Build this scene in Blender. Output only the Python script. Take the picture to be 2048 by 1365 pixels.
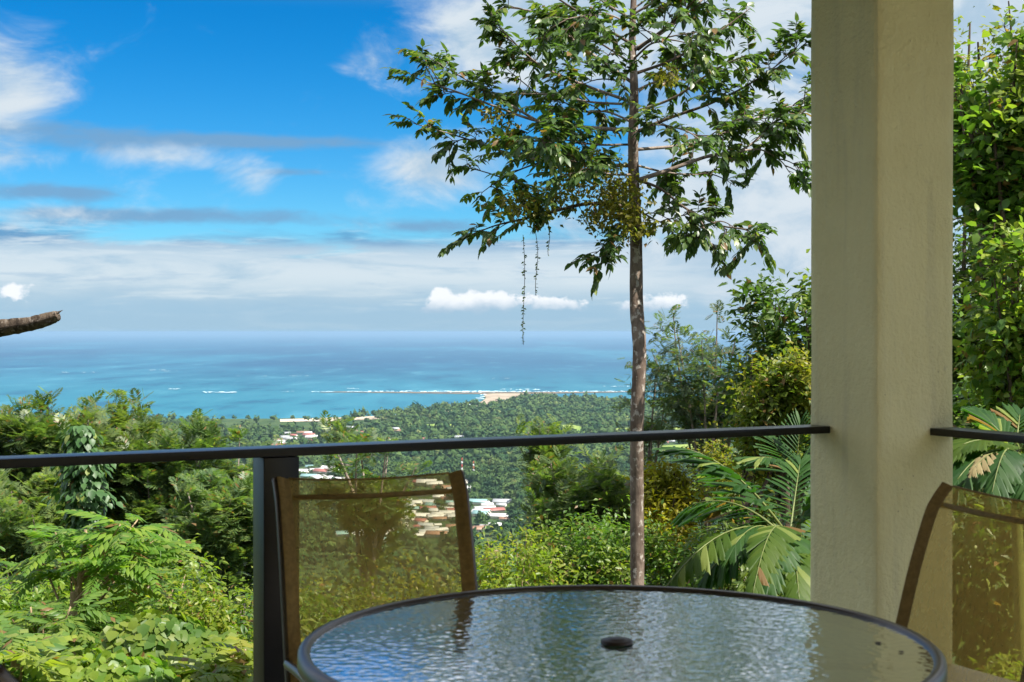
import bpy, bmesh, math
import numpy as np
from mathutils import Vector, Matrix

# ------------------------------------------------------------------ camera, world, sun, exposure
for o in list(bpy.data.objects):
    bpy.data.objects.remove(o, do_unlink=True)
scene = bpy.context.scene
COL = scene.collection
F = 2844.0            # focal length in photo pixels (50 mm on 36 mm, photo 2048 wide)
CAMZ = 1.40           # eye height above the terrace floor (z = 0)
HOR = 664.0           # photo row of the horizon
SEA = -250.0          # sea level

cd = bpy.data.cameras.new('camera')
cam = bpy.data.objects.new('camera', cd); COL.objects.link(cam)
cam.location = (0, 0, CAMZ)
cam.rotation_euler = (math.pi/2 - (682.5-HOR)/F, 0, 0)
cd.lens = 50; cd.sensor_width = 36; cd.clip_start = 0.05; cd.clip_end = 600000
cd.dof.use_dof = True; cd.dof.focus_distance = 16; cd.dof.aperture_fstop = 9
scene.camera = cam

SUNV = Vector((0.48, -0.30, 0.82)).normalized()      # towards the sun
sl = bpy.data.lights.new('sun', 'SUN'); sl.energy = 5.0; sl.angle = math.radians(0.6); sl.color = (1, .945, .85)
sun = bpy.data.objects.new('sun', sl); COL.objects.link(sun)
sun.rotation_euler = SUNV.to_track_quat('Z', 'Y').to_euler()

scene.view_settings.view_transform = 'Standard'
scene.view_settings.look = 'None'
scene.view_settings.exposure = 1.17
scene.view_settings.gamma = 1.0
scene.cycles.max_bounces = 8
scene.cycles.diffuse_bounces = 3
scene.cycles.glossy_bounces = 3
scene.cycles.transmission_bounces = 4
scene.cycles.transparent_max_bounces = 12
scene.cycles.volume_bounces = 1
scene.cycles.use_denoising = True
scene.cycles.caustics_reflective = False
scene.cycles.caustics_refractive = False
scene.cycles.sample_clamp_indirect = 6

class NT:
    """small helper for node trees"""
    def __init__(s, tree): s.t = tree
    def n(s, typ, **kw):
        x = s.t.nodes.new(typ)
        for k, v in kw.items(): setattr(x, k, v)
        return x
    def link(s, a, b): s.t.links.new(a, b)
    def put(s, sock, v):
        if isinstance(v, bpy.types.NodeSocket): s.link(v, sock)
        else: sock.default_value = v
    def m(s, op, a, b=0.0, c=0.0, clamp=False):
        x = s.n('ShaderNodeMath', operation=op, use_clamp=clamp)
        s.put(x.inputs[0], a); s.put(x.inputs[1], b); s.put(x.inputs[2], c)
        return x.outputs[0]
    def ss(s, v, lo, hi):
        x = s.n('ShaderNodeMapRange', interpolation_type='SMOOTHSTEP')
        s.put(x.inputs['Value'], v); s.put(x.inputs['From Min'], lo); s.put(x.inputs['From Max'], hi)
        return x.outputs[0]
    def mix(s, f, a, b, blend='MIX'):
        x = s.n('ShaderNodeMix', data_type='RGBA', blend_type=blend)
        s.put(x.inputs[0], f)
        s.put(x.inputs[6], a if isinstance(a, bpy.types.NodeSocket) else tuple(a)+(1,)*(4-len(a)))
        s.put(x.inputs[7], b if isinstance(b, bpy.types.NodeSocket) else tuple(b)+(1,)*(4-len(b)))
        return x.outputs[2]
    def noise(s, vec, scale, detail=4, rough=.55, dist=0.0, lac=2.0):
        x = s.n('ShaderNodeTexNoise')
        if vec is not None: s.link(vec, x.inputs['Vector'])
        x.inputs['Scale'].default_value = scale; x.inputs['Detail'].default_value = detail
        x.inputs['Roughness'].default_value = rough; x.inputs['Distortion'].default_value = dist
        x.inputs['Lacunarity'].default_value = lac
        return x.outputs['Fac']
    def mapping(s, vec, sc=(1,1,1), loc=(0,0,0), rot=(0,0,0)):
        x = s.n('ShaderNodeMapping'); s.link(vec, x.inputs[0])
        x.inputs['Scale'].default_value = sc; x.inputs['Location'].default_value = loc
        x.inputs['Rotation'].default_value = rot
        return x.outputs[0]

def make_world():
    w = bpy.data.worlds.new('World'); scene.world = w; w.use_nodes = True
    t = w.node_tree; t.nodes.clear(); T = NT(t)
    out = T.n('ShaderNodeOutputWorld'); bg = T.n('ShaderNodeBackground')
    bg.inputs['Strength'].default_value = 0.0595
    T.link(bg.outputs[0], out.inputs[0])
    sky = T.n('ShaderNodeTexSky', sky_type='NISHITA', sun_disc=False)
    sky.sun_elevation = math.asin(SUNV.z); sky.sun_rotation = math.atan2(SUNV.x, SUNV.y)
    sky.altitude = 250; sky.air_density = 1.0; sky.dust_density = 0.15; sky.ozone_density = 2.5
    hs = T.n('ShaderNodeHueSaturation'); T.link(sky.outputs[0], hs.inputs['Color'])
    hs.inputs['Saturation'].default_value = 1.38; hs.inputs['Value'].default_value = 1.0
    blue = hs.outputs[0]
    tc = T.n('ShaderNodeTexCoord'); d = tc.outputs['Generated']
    sp = T.n('ShaderNodeSeparateXYZ'); T.link(d, sp.inputs[0])
    az = T.m('ARCTAN2', sp.outputs[0], sp.outputs[1]); el = T.m('ARCSINE', sp.outputs[2])
    blue = T.mix(1.0, blue, T.mix(T.ss(el, 0.02, .24), (.40, .80, 1.08), (.05, .68, .96)), 'MULTIPLY')
    # noises on the direction sphere: streaks lie flat, puffs are rounder
    ns = T.noise(T.mapping(d, (1, 1, 5.5)), 9, 7, .58, .4)
    nf = T.noise(T.mapping(d, (1, 1, 3.0)), 26, 6, .6, .3)
    nl = T.noise(T.mapping(d, (1, 1, 2.2), (3, 1, 7)), 3.2, 4, .5)
    nc = T.noise(T.mapping(d, (1, 1, 1.3), (1, 5, 2)), 55, 6, .62)
    def PX(x): return math.atan((x-1024)/F)
    def PY(y): return (HOR-y)/F
    def gauss(x, y, sx, sy, w):
        a = T.m('DIVIDE', T.m('SUBTRACT', az, PX(x)), sx/F)
        b = T.m('DIVIDE', T.m('SUBTRACT', el, PY(y)), sy/F)
        q = T.m('ADD', T.m('MULTIPLY', a, a), T.m('MULTIPLY', b, b))
        return T.m('MULTIPLY', T.m('EXPONENT', T.m('MULTIPLY', q, -1)), w)
    def add(lst):
        r = lst[0]
        for x in lst[1:]: r = T.m('ADD', r, x)
        return r
    # soft puffs: (x, y, half width, half height, weight) as directions
    puffs = add([gauss(*g) for g in [
        (10, 210, 170, 120, .60), (735, 135, 65, 50, .36), (880, 335, 120, 62, .78), (330, 325, 120, 26, .42),
        (510, 365, 60, 45, .36), (1010, 90, 150, 80, .68), (1350, 40, 420, 150, .80), (1550, 420, 280, 190, 1.05),
        (1150, 450, 120, 40, .30), (2000, 120, 260, 260, .95), (90, 445, 160, 25, .42), (20, 330, 90, 30, .3)]])
    npf = T.noise(T.mapping(d, (1, 1, 1.9), (7, 3, 1)), 15, 8, .6, .5)
    dens_p = T.ss(T.m('ADD', puffs, T.m('MULTIPLY', T.m('SUBTRACT', npf, .5), 1.1)), .12, .72)
    # thin grey streaks
    streak = add([gauss(*g) for g in [
        (480, 292, 330, 16, .70), (250, 315, 200, 20, .4), (60, 280, 170, 22, .5), (560, 350, 160, 9, .35), (90, 400, 160, 16, .72),
        (430, 440, 260, 18, .62), (880, 455, 140, 16, .6), (150, 440, 160, 14, .5)]])
    dens_s = T.m('MULTIPLY', T.ss(T.m('ADD', streak, T.m('MULTIPLY', T.m('SUBTRACT', nf, .5), .9)), .12, .7), .85)
    # the bank of cloud that lies along the horizon all round
    top = T.m('ADD', PY(462), T.m('MULTIPLY', T.m('SUBTRACT', ns, .5), .05))
    top = T.m('ADD', top, T.m('MULTIPLY', T.m('SUBTRACT', nl, .5), .05))
    bank = T.ss(T.m('SUBTRACT', top, el), -.006, .010)
    bank = T.m('MULTIPLY', bank, .93)
    # broken cloud outside the clear patch, made thicker and brighter to add fill light
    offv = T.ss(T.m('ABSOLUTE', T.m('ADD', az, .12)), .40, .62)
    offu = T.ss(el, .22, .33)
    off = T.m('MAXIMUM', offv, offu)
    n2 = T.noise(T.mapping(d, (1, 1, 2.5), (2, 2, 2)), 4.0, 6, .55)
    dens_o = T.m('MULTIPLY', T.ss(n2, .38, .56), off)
    # cumulus heads on the horizon
    cum = add([gauss(*g) for g in [(882, 594, 24, 22, .95), (985, 604, 80, 24, .72), (950, 606, 30, 26, .4), (1100, 604, 70, 18, .55), (1320, 600, 60, 22, .6),
                                   (30, 590, 60, 24, .6), (860, 618, 55, 14, .5), (1230, 615, 130, 14, .4)]])
    dens_c = T.ss(T.m('ADD', cum, T.m('MULTIPLY', T.m('SUBTRACT', nc, .5), 1.5)), .36, .60)
    dens_c = T.m('MULTIPLY', dens_c, T.ss(el, PY(640), PY(612)))
    # colours (radiance before the strength of the background)
    white = (5.3, 5.95, 6.5); pale = (3.3, 4.5, 5.65); grey = (1.5, 2.9, 4.6); dark = (.95, 2.4, 4.3)
    c_p = T.mix(T.ss(npf, .36, .64), pale, white)
    b1 = T.mix(T.ss(T.m('ADD', el, T.m('MULTIPLY', T.m('SUBTRACT', ns, .5), .03)), PY(512), PY(462)), pale, dark)
    wh = T.m('MULTIPLY', T.ss(ns, .32, .55), T.ss(T.m('ABSOLUTE', T.m('SUBTRACT', T.m('ADD', el, T.m('MULTIPLY', T.m('SUBTRACT', ns, .5), .012)), PY(545))), .024, .0))
    b2 = T.mix(wh, b1, white)
    st = T.ss(T.noise(T.mapping(d, (1, 1, 9), (2, 7, 3)), 14, 8, .62, .3), .48, .66)
    b2 = T.mix(T.m('MULTIPLY', st, .75), b2, white)
    b2 = T.mix(T.m('MULTIPLY', T.ss(T.noise(T.mapping(d, (1, 1, 11), (5, 2, 8)), 10, 8, .62, .4), .56, .72), .40), b2, (1.9, 3.2, 4.9))
    low = T.ss(T.m('ADD', el, T.m('MULTIPLY', T.m('SUBTRACT', nf, .5), .02)), PY(585), PY(628))
    b3 = T.mix(T.m('MULTIPLY', low, .8), b2, (2.7, 4.15, 5.6))
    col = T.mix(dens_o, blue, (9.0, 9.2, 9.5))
    col = T.mix(bank, col, b3)
    col = T.mix(dens_s, col, grey)
    col = T.mix(dens_p, col, c_p)
    col = T.mix(dens_c, col, T.mix(T.ss(T.m('ADD', el, T.m('MULTIPLY', T.m('SUBTRACT', nc, .5), .012)), PY(625), PY(596)), pale, (7.2, 7.5, 7.8)))
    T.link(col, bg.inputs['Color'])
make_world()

# ------------------------------------------------------------------ helpers
def pix(x, y, Y):
    """point at depth Y seen at photo pixel (x, y)"""
    return np.array([(x-1024)/F*Y, Y, CAMZ-(y-HOR)/F*Y])
def onplane(x, y, z=SEA):
    """point of a level plane seen at photo pixel (x, y)"""
    Y = (CAMZ-z)*F/(y-HOR)
    return np.array([(x-1024)/F*Y, Y, z])
def nrm(v): return v/np.maximum(np.linalg.norm(v, axis=-1, keepdims=True), 1e-9)

class Acc:
    def __init__(s): s.v = []; s.f = []; s.n = 0
    def add(s, v, f):
        v = np.asarray(v, float).reshape(-1, 3); f = np.asarray(f, int).reshape(-1, 3)
        s.v.append(v); s.f.append(f+s.n); s.n += len(v)
    def quads(s, v, q):
        q = np.asarray(q, int).reshape(-1, 4)
        s.add(v, np.concatenate([q[:, [0, 1, 2]], q[:, [0, 2, 3]]]))
    def box(s, lo, hi, R=None, o=None):
        x0, y0, z0 = lo; x1, y1, z1 = hi
        v = np.array([[x0,y0,z0],[x1,y0,z0],[x1,y1,z0],[x0,y1,z0],[x0,y0,z1],[x1,y0,z1],[x1,y1,z1],[x0,y1,z1]], float)
        if R is not None: v = v @ np.asarray(R).T
        if o is not None: v = v + np.asarray(o)
        s.quads(v, [[0,3,2,1],[4,5,6,7],[0,1,5,4],[1,2,6,5],[2,3,7,6],[3,0,4,7]])
    def tube(s, pts, rad, n=6, cap=True, squash=None):
        P = np.asarray(pts, float); m = len(P)
        r = np.broadcast_to(np.asarray(rad, float), (m,)) if np.ndim(rad) < 1 else np.asarray(rad, float)
        T = nrm(np.gradient(P, axis=0))
        ref = np.array([0, 0, 1.]) if abs(T[0][2]) < .9 else np.array([1., 0, 0])
        a = nrm(np.cross(T[0], ref)); rings = []
        for i in range(m):
            a = nrm(a-T[i]*np.dot(a, T[i])); b = np.cross(T[i], a)
            th = np.linspace(0, 2*math.pi, n, endpoint=False)
            rings.append(P[i]+r[i]*(np.cos(th)[:, None]*a+np.sin(th)[:, None]*b))
        v = np.concatenate(rings); q = []
        for i in range(m-1):
            for j in range(n):
                k = (j+1) % n
                q.append([i*n+j, i*n+k, (i+1)*n+k, (i+1)*n+j])
        q = np.array(q); f = np.concatenate([q[:, [0, 1, 2]], q[:, [0, 2, 3]]])
        if cap:
            c0 = [[0, j+1, j] for j in range(1, n-1)]
            o = (m-1)*n; c1 = [[o, o+j, o+j+1] for j in range(1, n-1)]
            f = np.concatenate([f, c0, c1])
        s.add(v, f)
    def obj(s, name, mat, parent=None, smooth=False, bevel=0):
        v = np.concatenate(s.v); f = np.concatenate(s.f)
        return mesh_obj(name, v, f, mat, parent, smooth, bevel)

def raw_mesh(name, v, f):
    me = bpy.data.meshes.new(name)
    f = np.asarray(f, np.int32)
    me.vertices.add(len(v)); me.vertices.foreach_set('co', np.asarray(v, np.float32).ravel())
    me.loops.add(f.size); me.loops.foreach_set('vertex_index', f.ravel())
    me.polygons.add(len(f)); me.polygons.foreach_set('loop_start', np.arange(0, f.size, 3, dtype=np.int32))
    me.update(calc_edges=True)
    return me
def mesh_obj(name, v, f, mat, parent=None, smooth=False, bevel=0):
    me = raw_mesh(name, v, f); me.materials.append(mat)
    if smooth: me.polygons.foreach_set('use_smooth', np.ones(len(f), bool))
    o = bpy.data.objects.new(name, me); COL.objects.link(o)
    if parent is not None:
        o.parent = parent
        o.matrix_parent_inverse = parent.matrix_basis.inverted()
    if bevel:
        bm = bmesh.new(); bm.from_mesh(me)
        bmesh.ops.remove_doubles(bm, verts=bm.verts, dist=1e-5)
        bmesh.ops.dissolve_limit(bm, angle_limit=.01, verts=bm.verts, edges=bm.edges)
        es = [e for e in bm.edges if len(e.link_faces) == 2 and e.calc_face_angle(0) > .5]
        bmesh.ops.bevel(bm, geom=es, offset=bevel, segments=2, profile=.6, affect='EDGES')
        bm.to_mesh(me); bm.free()
    return o
def link_mesh(name, me, parent=None):
    o = bpy.data.objects.new(name, me); COL.objects.link(o)
    if parent is not None: o.parent = parent
    return o
def empty(name, loc=(0, 0, 0), rz=0.0):
    o = bpy.data.objects.new(name, None); COL.objects.link(o)
    o.empty_display_size = .2; o.location = loc; o.rotation_euler = (0, 0, rz)
    return o
def tag(o, label=None, cat=None, group=None, kind=None):
    if label: o['label'] = label
    if cat: o['category'] = cat
    if group: o['group'] = group
    if kind: o['kind'] = kind
    return o

# ------------------------------------------------------------------ materials
def new_mat(name):
    m = bpy.data.materials.new(name); m.use_nodes = True
    m.node_tree.nodes.clear(); T = NT(m.node_tree)
    out = T.n('ShaderNodeOutputMaterial')
    return m, T, out
def plain(name, col, rough=.5, metal=0.0, spec=.5, noise=0.0, nscale=20, bump=0.0, bscale=80, col2=None, coord='Object'):
    m, T, out = new_mat(name)
    p = T.n('ShaderNodeBsdfPrincipled'); T.link(p.outputs[0], out.inputs[0])
    p.inputs['Roughness'].default_value = rough; p.inputs['Metallic'].default_value = metal
    p.inputs['Specular IOR Level'].default_value = spec
    tc = T.n('ShaderNodeTexCoord').outputs[coord]
    if noise or col2:
        c2 = col2 or tuple(c*(1-noise) for c in col)
        T.link(T.mix(T.ss(T.noise(tc, nscale, 5, .6), .3, .7), col, c2), p.inputs['Base Color'])
    else: p.inputs['Base Color'].default_value = tuple(col)+(1,)
    if bump:
        b = T.n('ShaderNodeBump'); b.inputs['Strength'].default_value = bump; b.inputs['Distance'].default_value = .01
        T.link(T.noise(tc, bscale, 4, .6), b.inputs['Height']); T.link(b.outputs[0], p.inputs['Normal'])
    return m
def leaf_mat(name, c1, c2, c3=None, trans=.35, rough=.42, tcol=None, nscale=1.3):
    """leaf: colour varies from leaf to leaf and from clump to clump; some light comes through"""
    m, T, out = new_mat(name)
    geo = T.n('ShaderNodeNewGeometry'); tc = T.n('ShaderNodeTexCoord').outputs['Object']
    r = geo.outputs['Random Per Island']
    c = T.mix(r, c1, c2)
    if c3: c = T.mix(T.ss(T.m('ADD', T.noise(tc, nscale, 3), T.m('MULTIPLY', r, .25)), .55, .85), c, c3)
    c = T.mix(T.m('GREATER_THAN', r, .972), c, (.20, .12, .045)); c = T.mix(T.m('LESS_THAN', r, .05), c, (.20, .25, .06))
    p = T.n('ShaderNodeBsdfPrincipled'); T.link(c, p.inputs['Base Color'])
    p.inputs['Roughness'].default_value = rough; p.inputs['Specular IOR Level'].default_value = .4
    tr = T.n('ShaderNodeBsdfTranslucent')
    T.link(T.mix(1.0, c, tcol or (1.7, 1.9, .7), 'MULTIPLY'), tr.inputs[0])
    mx = T.n('ShaderNodeMixShader'); mx.inputs[0].default_value = trans
    T.link(p.outputs[0], mx.inputs[1]); T.link(tr.outputs[0], mx.inputs[2]); T.link(mx.outputs[0], out.inputs[0])
    return m
def bark_mat(name, c1, c2, spots=None, scale=6):
    m, T, out = new_mat(name)
    tc = T.n('ShaderNodeTexCoord').outputs['Object']
    v = T.mapping(tc, (1, 1, .45))
    c = T.mix(T.ss(T.noise(v, scale, 6, .65), .35, .65), c1, c2)
    if spots: c = T.mix(T.m('MULTIPLY', T.ss(T.noise(T.mapping(tc, (1, 1, .8), (4, 2, 1)), scale*1.6, 5, .6), .55, .63), .85), c, spots)
    p = T.n('ShaderNodeBsdfPrincipled'); T.link(c, p.inputs['Base Color']); p.inputs['Roughness'].default_value = .85
    p.inputs['Specular IOR Level'].default_value = .2
    b = T.n('ShaderNodeBump'); b.inputs['Strength'].default_value = .6; b.inputs['Distance'].default_value = .02
    T.link(T.noise(v, scale*5, 5, .65), b.inputs['Height']); T.link(b.outputs[0], p.inputs['Normal'])
    T.link(p.outputs[0], out.inputs[0])
    return m

M = {}
def plaster_mat():
    m, T, out = new_mat('cream_plaster'); tc = T.n('ShaderNodeTexCoord').outputs['Object']
    c = T.mix(T.ss(T.noise(tc, 3, 5, .6), .3, .7), (.82, .78, .46), (.76, .72, .41))
    c = T.mix(T.m('MULTIPLY', T.ss(T.noise(T.mapping(tc, (7, 7, .55)), 1.5, 6, .65), .50, .75), .30), c, (.50, .48, .33))      # faint run marks
    c = T.mix(T.m('MULTIPLY', T.ss(T.noise(T.mapping(tc, (1, 1, 1), (3, 1, 8)), 9, 6, .7), .62, .74), .35), c, (.42, .40, .28))  # mildew
    c = T.mix(T.ss(T.noise(T.mapping(tc, (1, 1, 1), (8, 5, 2)), 38, 3, .6), .735, .76), c, (.20, .15, .08))                     # specks
    p = T.n('ShaderNodeBsdfPrincipled'); T.link(c, p.inputs['Base Color']); p.inputs['Roughness'].default_value = .78; p.inputs['Specular IOR Level'].default_value = .2
    b = T.n('ShaderNodeBump'); b.inputs['Strength'].default_value = 1.0; b.inputs['Distance'].default_value = .009
    h = T.m('ADD', T.noise(tc, 46, 4, .62), T.m('MULTIPLY', T.noise(T.mapping(tc, (1, 1, .35)), 14, 3), .9))
    T.link(h, b.inputs['Height']); T.link(b.outputs[0], p.inputs['Normal']); T.link(p.outputs[0], out.inputs[0])
    return m
M['plaster'] = plaster_mat()
M['ceiling'] = plain('ceiling_boards', (.40, .28, .17), .8, spec=.2, noise=.05, bump=.2)
M['floor'] = plain('terrace_tile', (.62, .57, .48), .5, noise=.2, nscale=4, bump=.1)
M['rail'] = plain('black_steel', (.006, .006, .007), .30, spec=.35, noise=.3, nscale=30, bump=.08, bscale=200)
M['frame'] = plain('bronze_metal', (.10, .085, .07), .32, metal=.7, noise=.15, nscale=40)
M['rim'] = plain('rim_metal', (.11, .105, .105), .34, metal=.75, noise=.1, nscale=40)
M['plug'] = plain('plug_plastic', (.03, .022, .02), .5, noise=.2, bump=.1)
M['sleeve'] = plain('sling_sleeve', (.30, .21, .075), .8, spec=.2, noise=.3, nscale=60, bump=.3, bscale=400)
M['bark'] = bark_mat('tall_bark', (.10, .072, .055), (.22, .17, .135), (.46, .42, .37), 7)
M['bark_grey'] = bark_mat('grey_bark', (.16, .125, .10), (.30, .25, .21), None, 5)
M['bark_dark'] = bark_mat('dark_bark', (.06, .045, .03), (.13, .10, .075), None, 8)
M['bark_tan'] = bark_mat('tan_bark', (.23, .16, .09), (.36, .27, .17), None, 8)
M['deadwood'] = bark_mat('dead_wood', (.03, .022, .016), (.12, .09, .065), (.20, .17, .14), 16)
M['soil'] = plain('hillside_soil', (.05, .045, .022), .95, spec=.1, col2=(.035, .05, .018), nscale=.6, bump=.5, bscale=3)
M['L_tall'] = leaf_mat('tall_tree_leaf', (0.04, 0.085, 0.022), (0.085, 0.145, 0.042), (0.075, 0.12, 0.028), 0.4, 0.36)
M['L_vine'] = leaf_mat('vine_leaf', (0.1, 0.1, 0.018), (0.19, 0.155, 0.022), (0.12, 0.13, 0.025), 0.5, 0.42)
M['L_feather'] = leaf_mat('feathery_leaf', (0.052, 0.1, 0.032), (0.095, 0.15, 0.042), (0.12, 0.16, 0.045), 0.48, 0.42, nscale=.35)
M['L_feather_pale'] = leaf_mat('pale_feathery_leaf', (0.07, 0.13, 0.05), (0.115, 0.18, 0.065), (0.15, 0.2, 0.06), 0.48, 0.42, nscale=.35)
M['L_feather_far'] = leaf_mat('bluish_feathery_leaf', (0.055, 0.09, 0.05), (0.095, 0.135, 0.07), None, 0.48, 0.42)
M['L_lime'] = leaf_mat('lime_leaf', (0.11, 0.185, 0.02), (0.21, 0.27, 0.03), (0.27, 0.27, 0.04), 0.5, 0.42)
M['L_green'] = leaf_mat('green_leaf', (0.055, 0.125, 0.02), (0.125, 0.215, 0.035), (0.17, 0.22, 0.03), 0.46, 0.42)
M['L_pinnate'] = leaf_mat('pinnate_leaf', (0.075, 0.17, 0.022), (0.15, 0.265, 0.038), (0.21, 0.28, 0.035), 0.48, 0.42)
M['L_glossy'] = leaf_mat('glossy_leaf', (0.035, 0.095, 0.026), (0.075, 0.155, 0.048), None, 0.32, 0.45)
M['L_big'] = leaf_mat('broad_leaf', (0.06, 0.14, 0.026), (0.16, 0.255, 0.045), (0.26, 0.31, 0.045), 0.45, 0.42)
M['L_olive'] = leaf_mat('olive_leaf', (0.075, 0.125, 0.02), (0.155, 0.195, 0.032), (0.24, 0.22, 0.026), 0.46, 0.42)
M['L_gold'] = leaf_mat('golden_leaf', (0.25, 0.22, 0.016), (0.36, 0.3, 0.022), (0.2, 0.22, 0.02), 0.46, 0.42)
M['L_dark'] = leaf_mat('dark_leaf', (0.04, 0.085, 0.022), (0.08, 0.14, 0.032), (0.12, 0.165, 0.032), 0.42, 0.42)
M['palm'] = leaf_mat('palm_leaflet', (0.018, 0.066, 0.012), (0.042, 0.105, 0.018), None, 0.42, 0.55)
M['palm_sunlit'] = leaf_mat('sunlit_palm_leaflet', (0.05, 0.105, 0.010), (0.085, 0.14, 0.014), None, 0.50, 0.55)  # lit copy of the palm green; sunlight is put into the colour
M['palm_dry'] = leaf_mat('dry_palm_leaflet', (.20, .16, .07), (.30, .25, .12), None, .25, .6, (1.2, 1.1, .9))
M['palm_stem'] = plain('palm_stem', (.14, .17, .04), .5, noise=.3, nscale=12)

def obj_random_leaf(m):
    """palm leaflets are separate objects: colour varies from object to object"""
    t = m.node_tree; T = NT(t)
    oi = T.n('ShaderNodeObjectInfo')
    for n in list(t.nodes):
        if n.type == 'NEW_GEOMETRY':
            for l in list(n.outputs['Random Per Island'].links):
                t.links.new(oi.outputs['Random'], l.to_socket)
for k in ('palm', 'palm_sunlit', 'palm_dry'): obj_random_leaf(M[k])

def sling_mat():
    m, T, out = new_mat('sling_mesh')
    tc = T.n('ShaderNodeTexCoord').outputs['Object']
    d = T.n('ShaderNodeBsdfDiffuse'); c = T.mix(T.noise(tc, 9, 5), (.42, .28, .07), (.52, .36, .10)); T.link(c, d.inputs[0])
    tl = T.n('ShaderNodeBsdfTranslucent'); T.link(c, tl.inputs[0])
    a = T.n('ShaderNodeMixShader'); a.inputs[0].default_value = .5
    T.link(d.outputs[0], a.inputs[1]); T.link(tl.outputs[0], a.inputs[2])
    tr = T.n('ShaderNodeBsdfTransparent'); tr.inputs[0].default_value = (1, .94, .70, 1)
    # woven coverage: fine cloth with faint streaks of tighter weave
    v = T.noise(T.mapping(tc, (60, 60, 2)), 3, 3)
    fac = T.m('ADD', .47, T.m('MULTIPLY', T.m('SUBTRACT', v, .5), .25))
    mx = T.n('ShaderNodeMixShader'); T.link(fac, mx.inputs[0])
    T.link(a.outputs[0], mx.inputs[1]); T.link(tr.outputs[0], mx.inputs[2]); T.link(mx.outputs[0], out.inputs[0])
    return m
M['sling'] = sling_mat()

def table_glass():
    m, T, out = new_mat('rippled_glass')
    tc = T.n('ShaderNodeTexCoord').outputs['Object']
    vo = T.n('ShaderNodeTexVoronoi', feature='SMOOTH_F1'); vo.inputs['Scale'].default_value = 50
    vo.inputs['Smoothness'].default_value = .6
    T.link(T.mapping(tc, (1, 1, 0)), vo.inputs['Vector'])
    h = T.m('ADD', vo.outputs['Distance'], T.m('MULTIPLY', T.noise(tc, 110, 2), .25))
    b = T.n('ShaderNodeBump'); b.inputs['Strength'].default_value = .42; b.inputs['Distance'].default_value = .0020
    T.link(h, b.inputs['Height'])
    b2 = T.n('ShaderNodeBump'); b2.inputs['Strength'].default_value = .9; b2.inputs['Distance'].default_value = .006
    T.link(h, b2.inputs['Height'])
    g = T.n('ShaderNodeBsdfGlossy'); g.inputs['Roughness'].default_value = .03; g.inputs['Color'].default_value = (.97, 1, 1, 1)
    T.link(b.outputs[0], g.inputs['Normal'])
    d = T.n('ShaderNodeBsdfPrincipled'); d.inputs['Roughness'].default_value = .25
    T.link(T.mix(T.ss(vo.outputs['Distance'], .15, .6), (.055, .15, .15), (.006, .026, .026)), d.inputs['Base Color'])
    T.link(b2.outputs[0], d.inputs['Normal'])
    tr = T.n('ShaderNodeBsdfTransparent'); tr.inputs[0].default_value = (.35, .55, .53, 1)
    a = T.n('ShaderNodeMixShader'); a.inputs[0].default_value = .35
    T.link(d.outputs[0], a.inputs[1]); T.link(tr.outputs[0], a.inputs[2])
    fr = T.n('ShaderNodeFresnel'); fr.inputs['IOR'].default_value = 2.1; T.link(b.outputs[0], fr.inputs['Normal'])
    mx = T.n('ShaderNodeMixShader'); T.link(T.m('ADD', .42, T.m('MULTIPLY', fr.outputs[0], 1.0), clamp=True), mx.inputs[0])
    T.link(a.outputs[0], mx.inputs[1]); T.link(g.outputs[0], mx.inputs[2]); T.link(mx.outputs[0], out.inputs[0])
    return m
M['glass'] = table_glass()

def sea_mat():
    m, T, out = new_mat('sea_water')
    geo = T.n('ShaderNodeNewGeometry'); pos = geo.outputs['Position']
    sp = T.n('ShaderNodeSeparateXYZ'); T.link(pos, sp.inputs[0])
    big = T.noise(T.mapping(pos, (.00018, .00009, 0)), 1, 5, .55)
    stre = T.noise(T.mapping(pos, (.0006, .00012, 0), (5, 3, 0)), 1, 6, .6)
    fine = T.noise(T.mapping(pos, (.004, .0011, 0), (1, 9, 0)), 1, 6, .65)
    deep = T.mix(T.ss(big, .35, .65), (.001, .046, .108), (.003, .070, .138))
    shal = T.mix(T.ss(fine, .3, .7), (.008, .120, .178), (.020, .155, .210))
    f = T.ss(T.m('ADD', sp.outputs[1], T.m('MULTIPLY', T.m('SUBTRACT', big, .5), 3000)), 11000, 4500)
    c = T.mix(T.m('MULTIPLY', f, .8), deep, shal)
    c = T.mix(T.m('MULTIPLY', T.ss(stre, .48, .68), .6), c, (.02, .145, .215))
    c = T.mix(T.m('MULTIPLY', T.ss(fine, .54, .70), .5), c, (.055, .20, .27))
    c = T.mix(T.m('MULTIPLY', T.ss(fine, .48, .32), .6), c, (.0, .045, .10))
    p = T.n('ShaderNodeBsdfPrincipled'); T.link(c, p.inputs['Base Color'])
    p.inputs['Roughness'].default_value = .55; p.inputs['Specular IOR Level'].default_value = .12
    T.link(p.outputs[0], out.inputs[0])
    return m
M['sea'] = sea_mat()
def pos_mat(name, a, b, sc, rough=.9):
    m, T, out = new_mat(name)
    pos = T.n('ShaderNodeNewGeometry').outputs['Position']
    p = T.n('ShaderNodeBsdfPrincipled'); p.inputs['Roughness'].default_value = rough; p.inputs['Specular IOR Level'].default_value = .1
    T.link(T.mix(T.ss(T.noise(T.mapping(pos, (sc, sc*.5, sc)), 1, 6, .6), .35, .65), a, b), p.inputs['Base Color'])
    T.link(p.outputs[0], out.inputs[0])
    return m
M['land'] = pos_mat('plain_ground', (.03, .06, .02), (.055, .085, .028), .02)
M['field'] = pos_mat('pasture', (.15, .23, .045), (.22, .28, .07), .015)
M['sand'] = pos_mat('beach_sand', (.40, .33, .25), (.52, .44, .34), .01)
M['wet_sand'] = pos_mat('spit_sand', (.25, .20, .145), (.34, .28, .21), .012)
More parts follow.
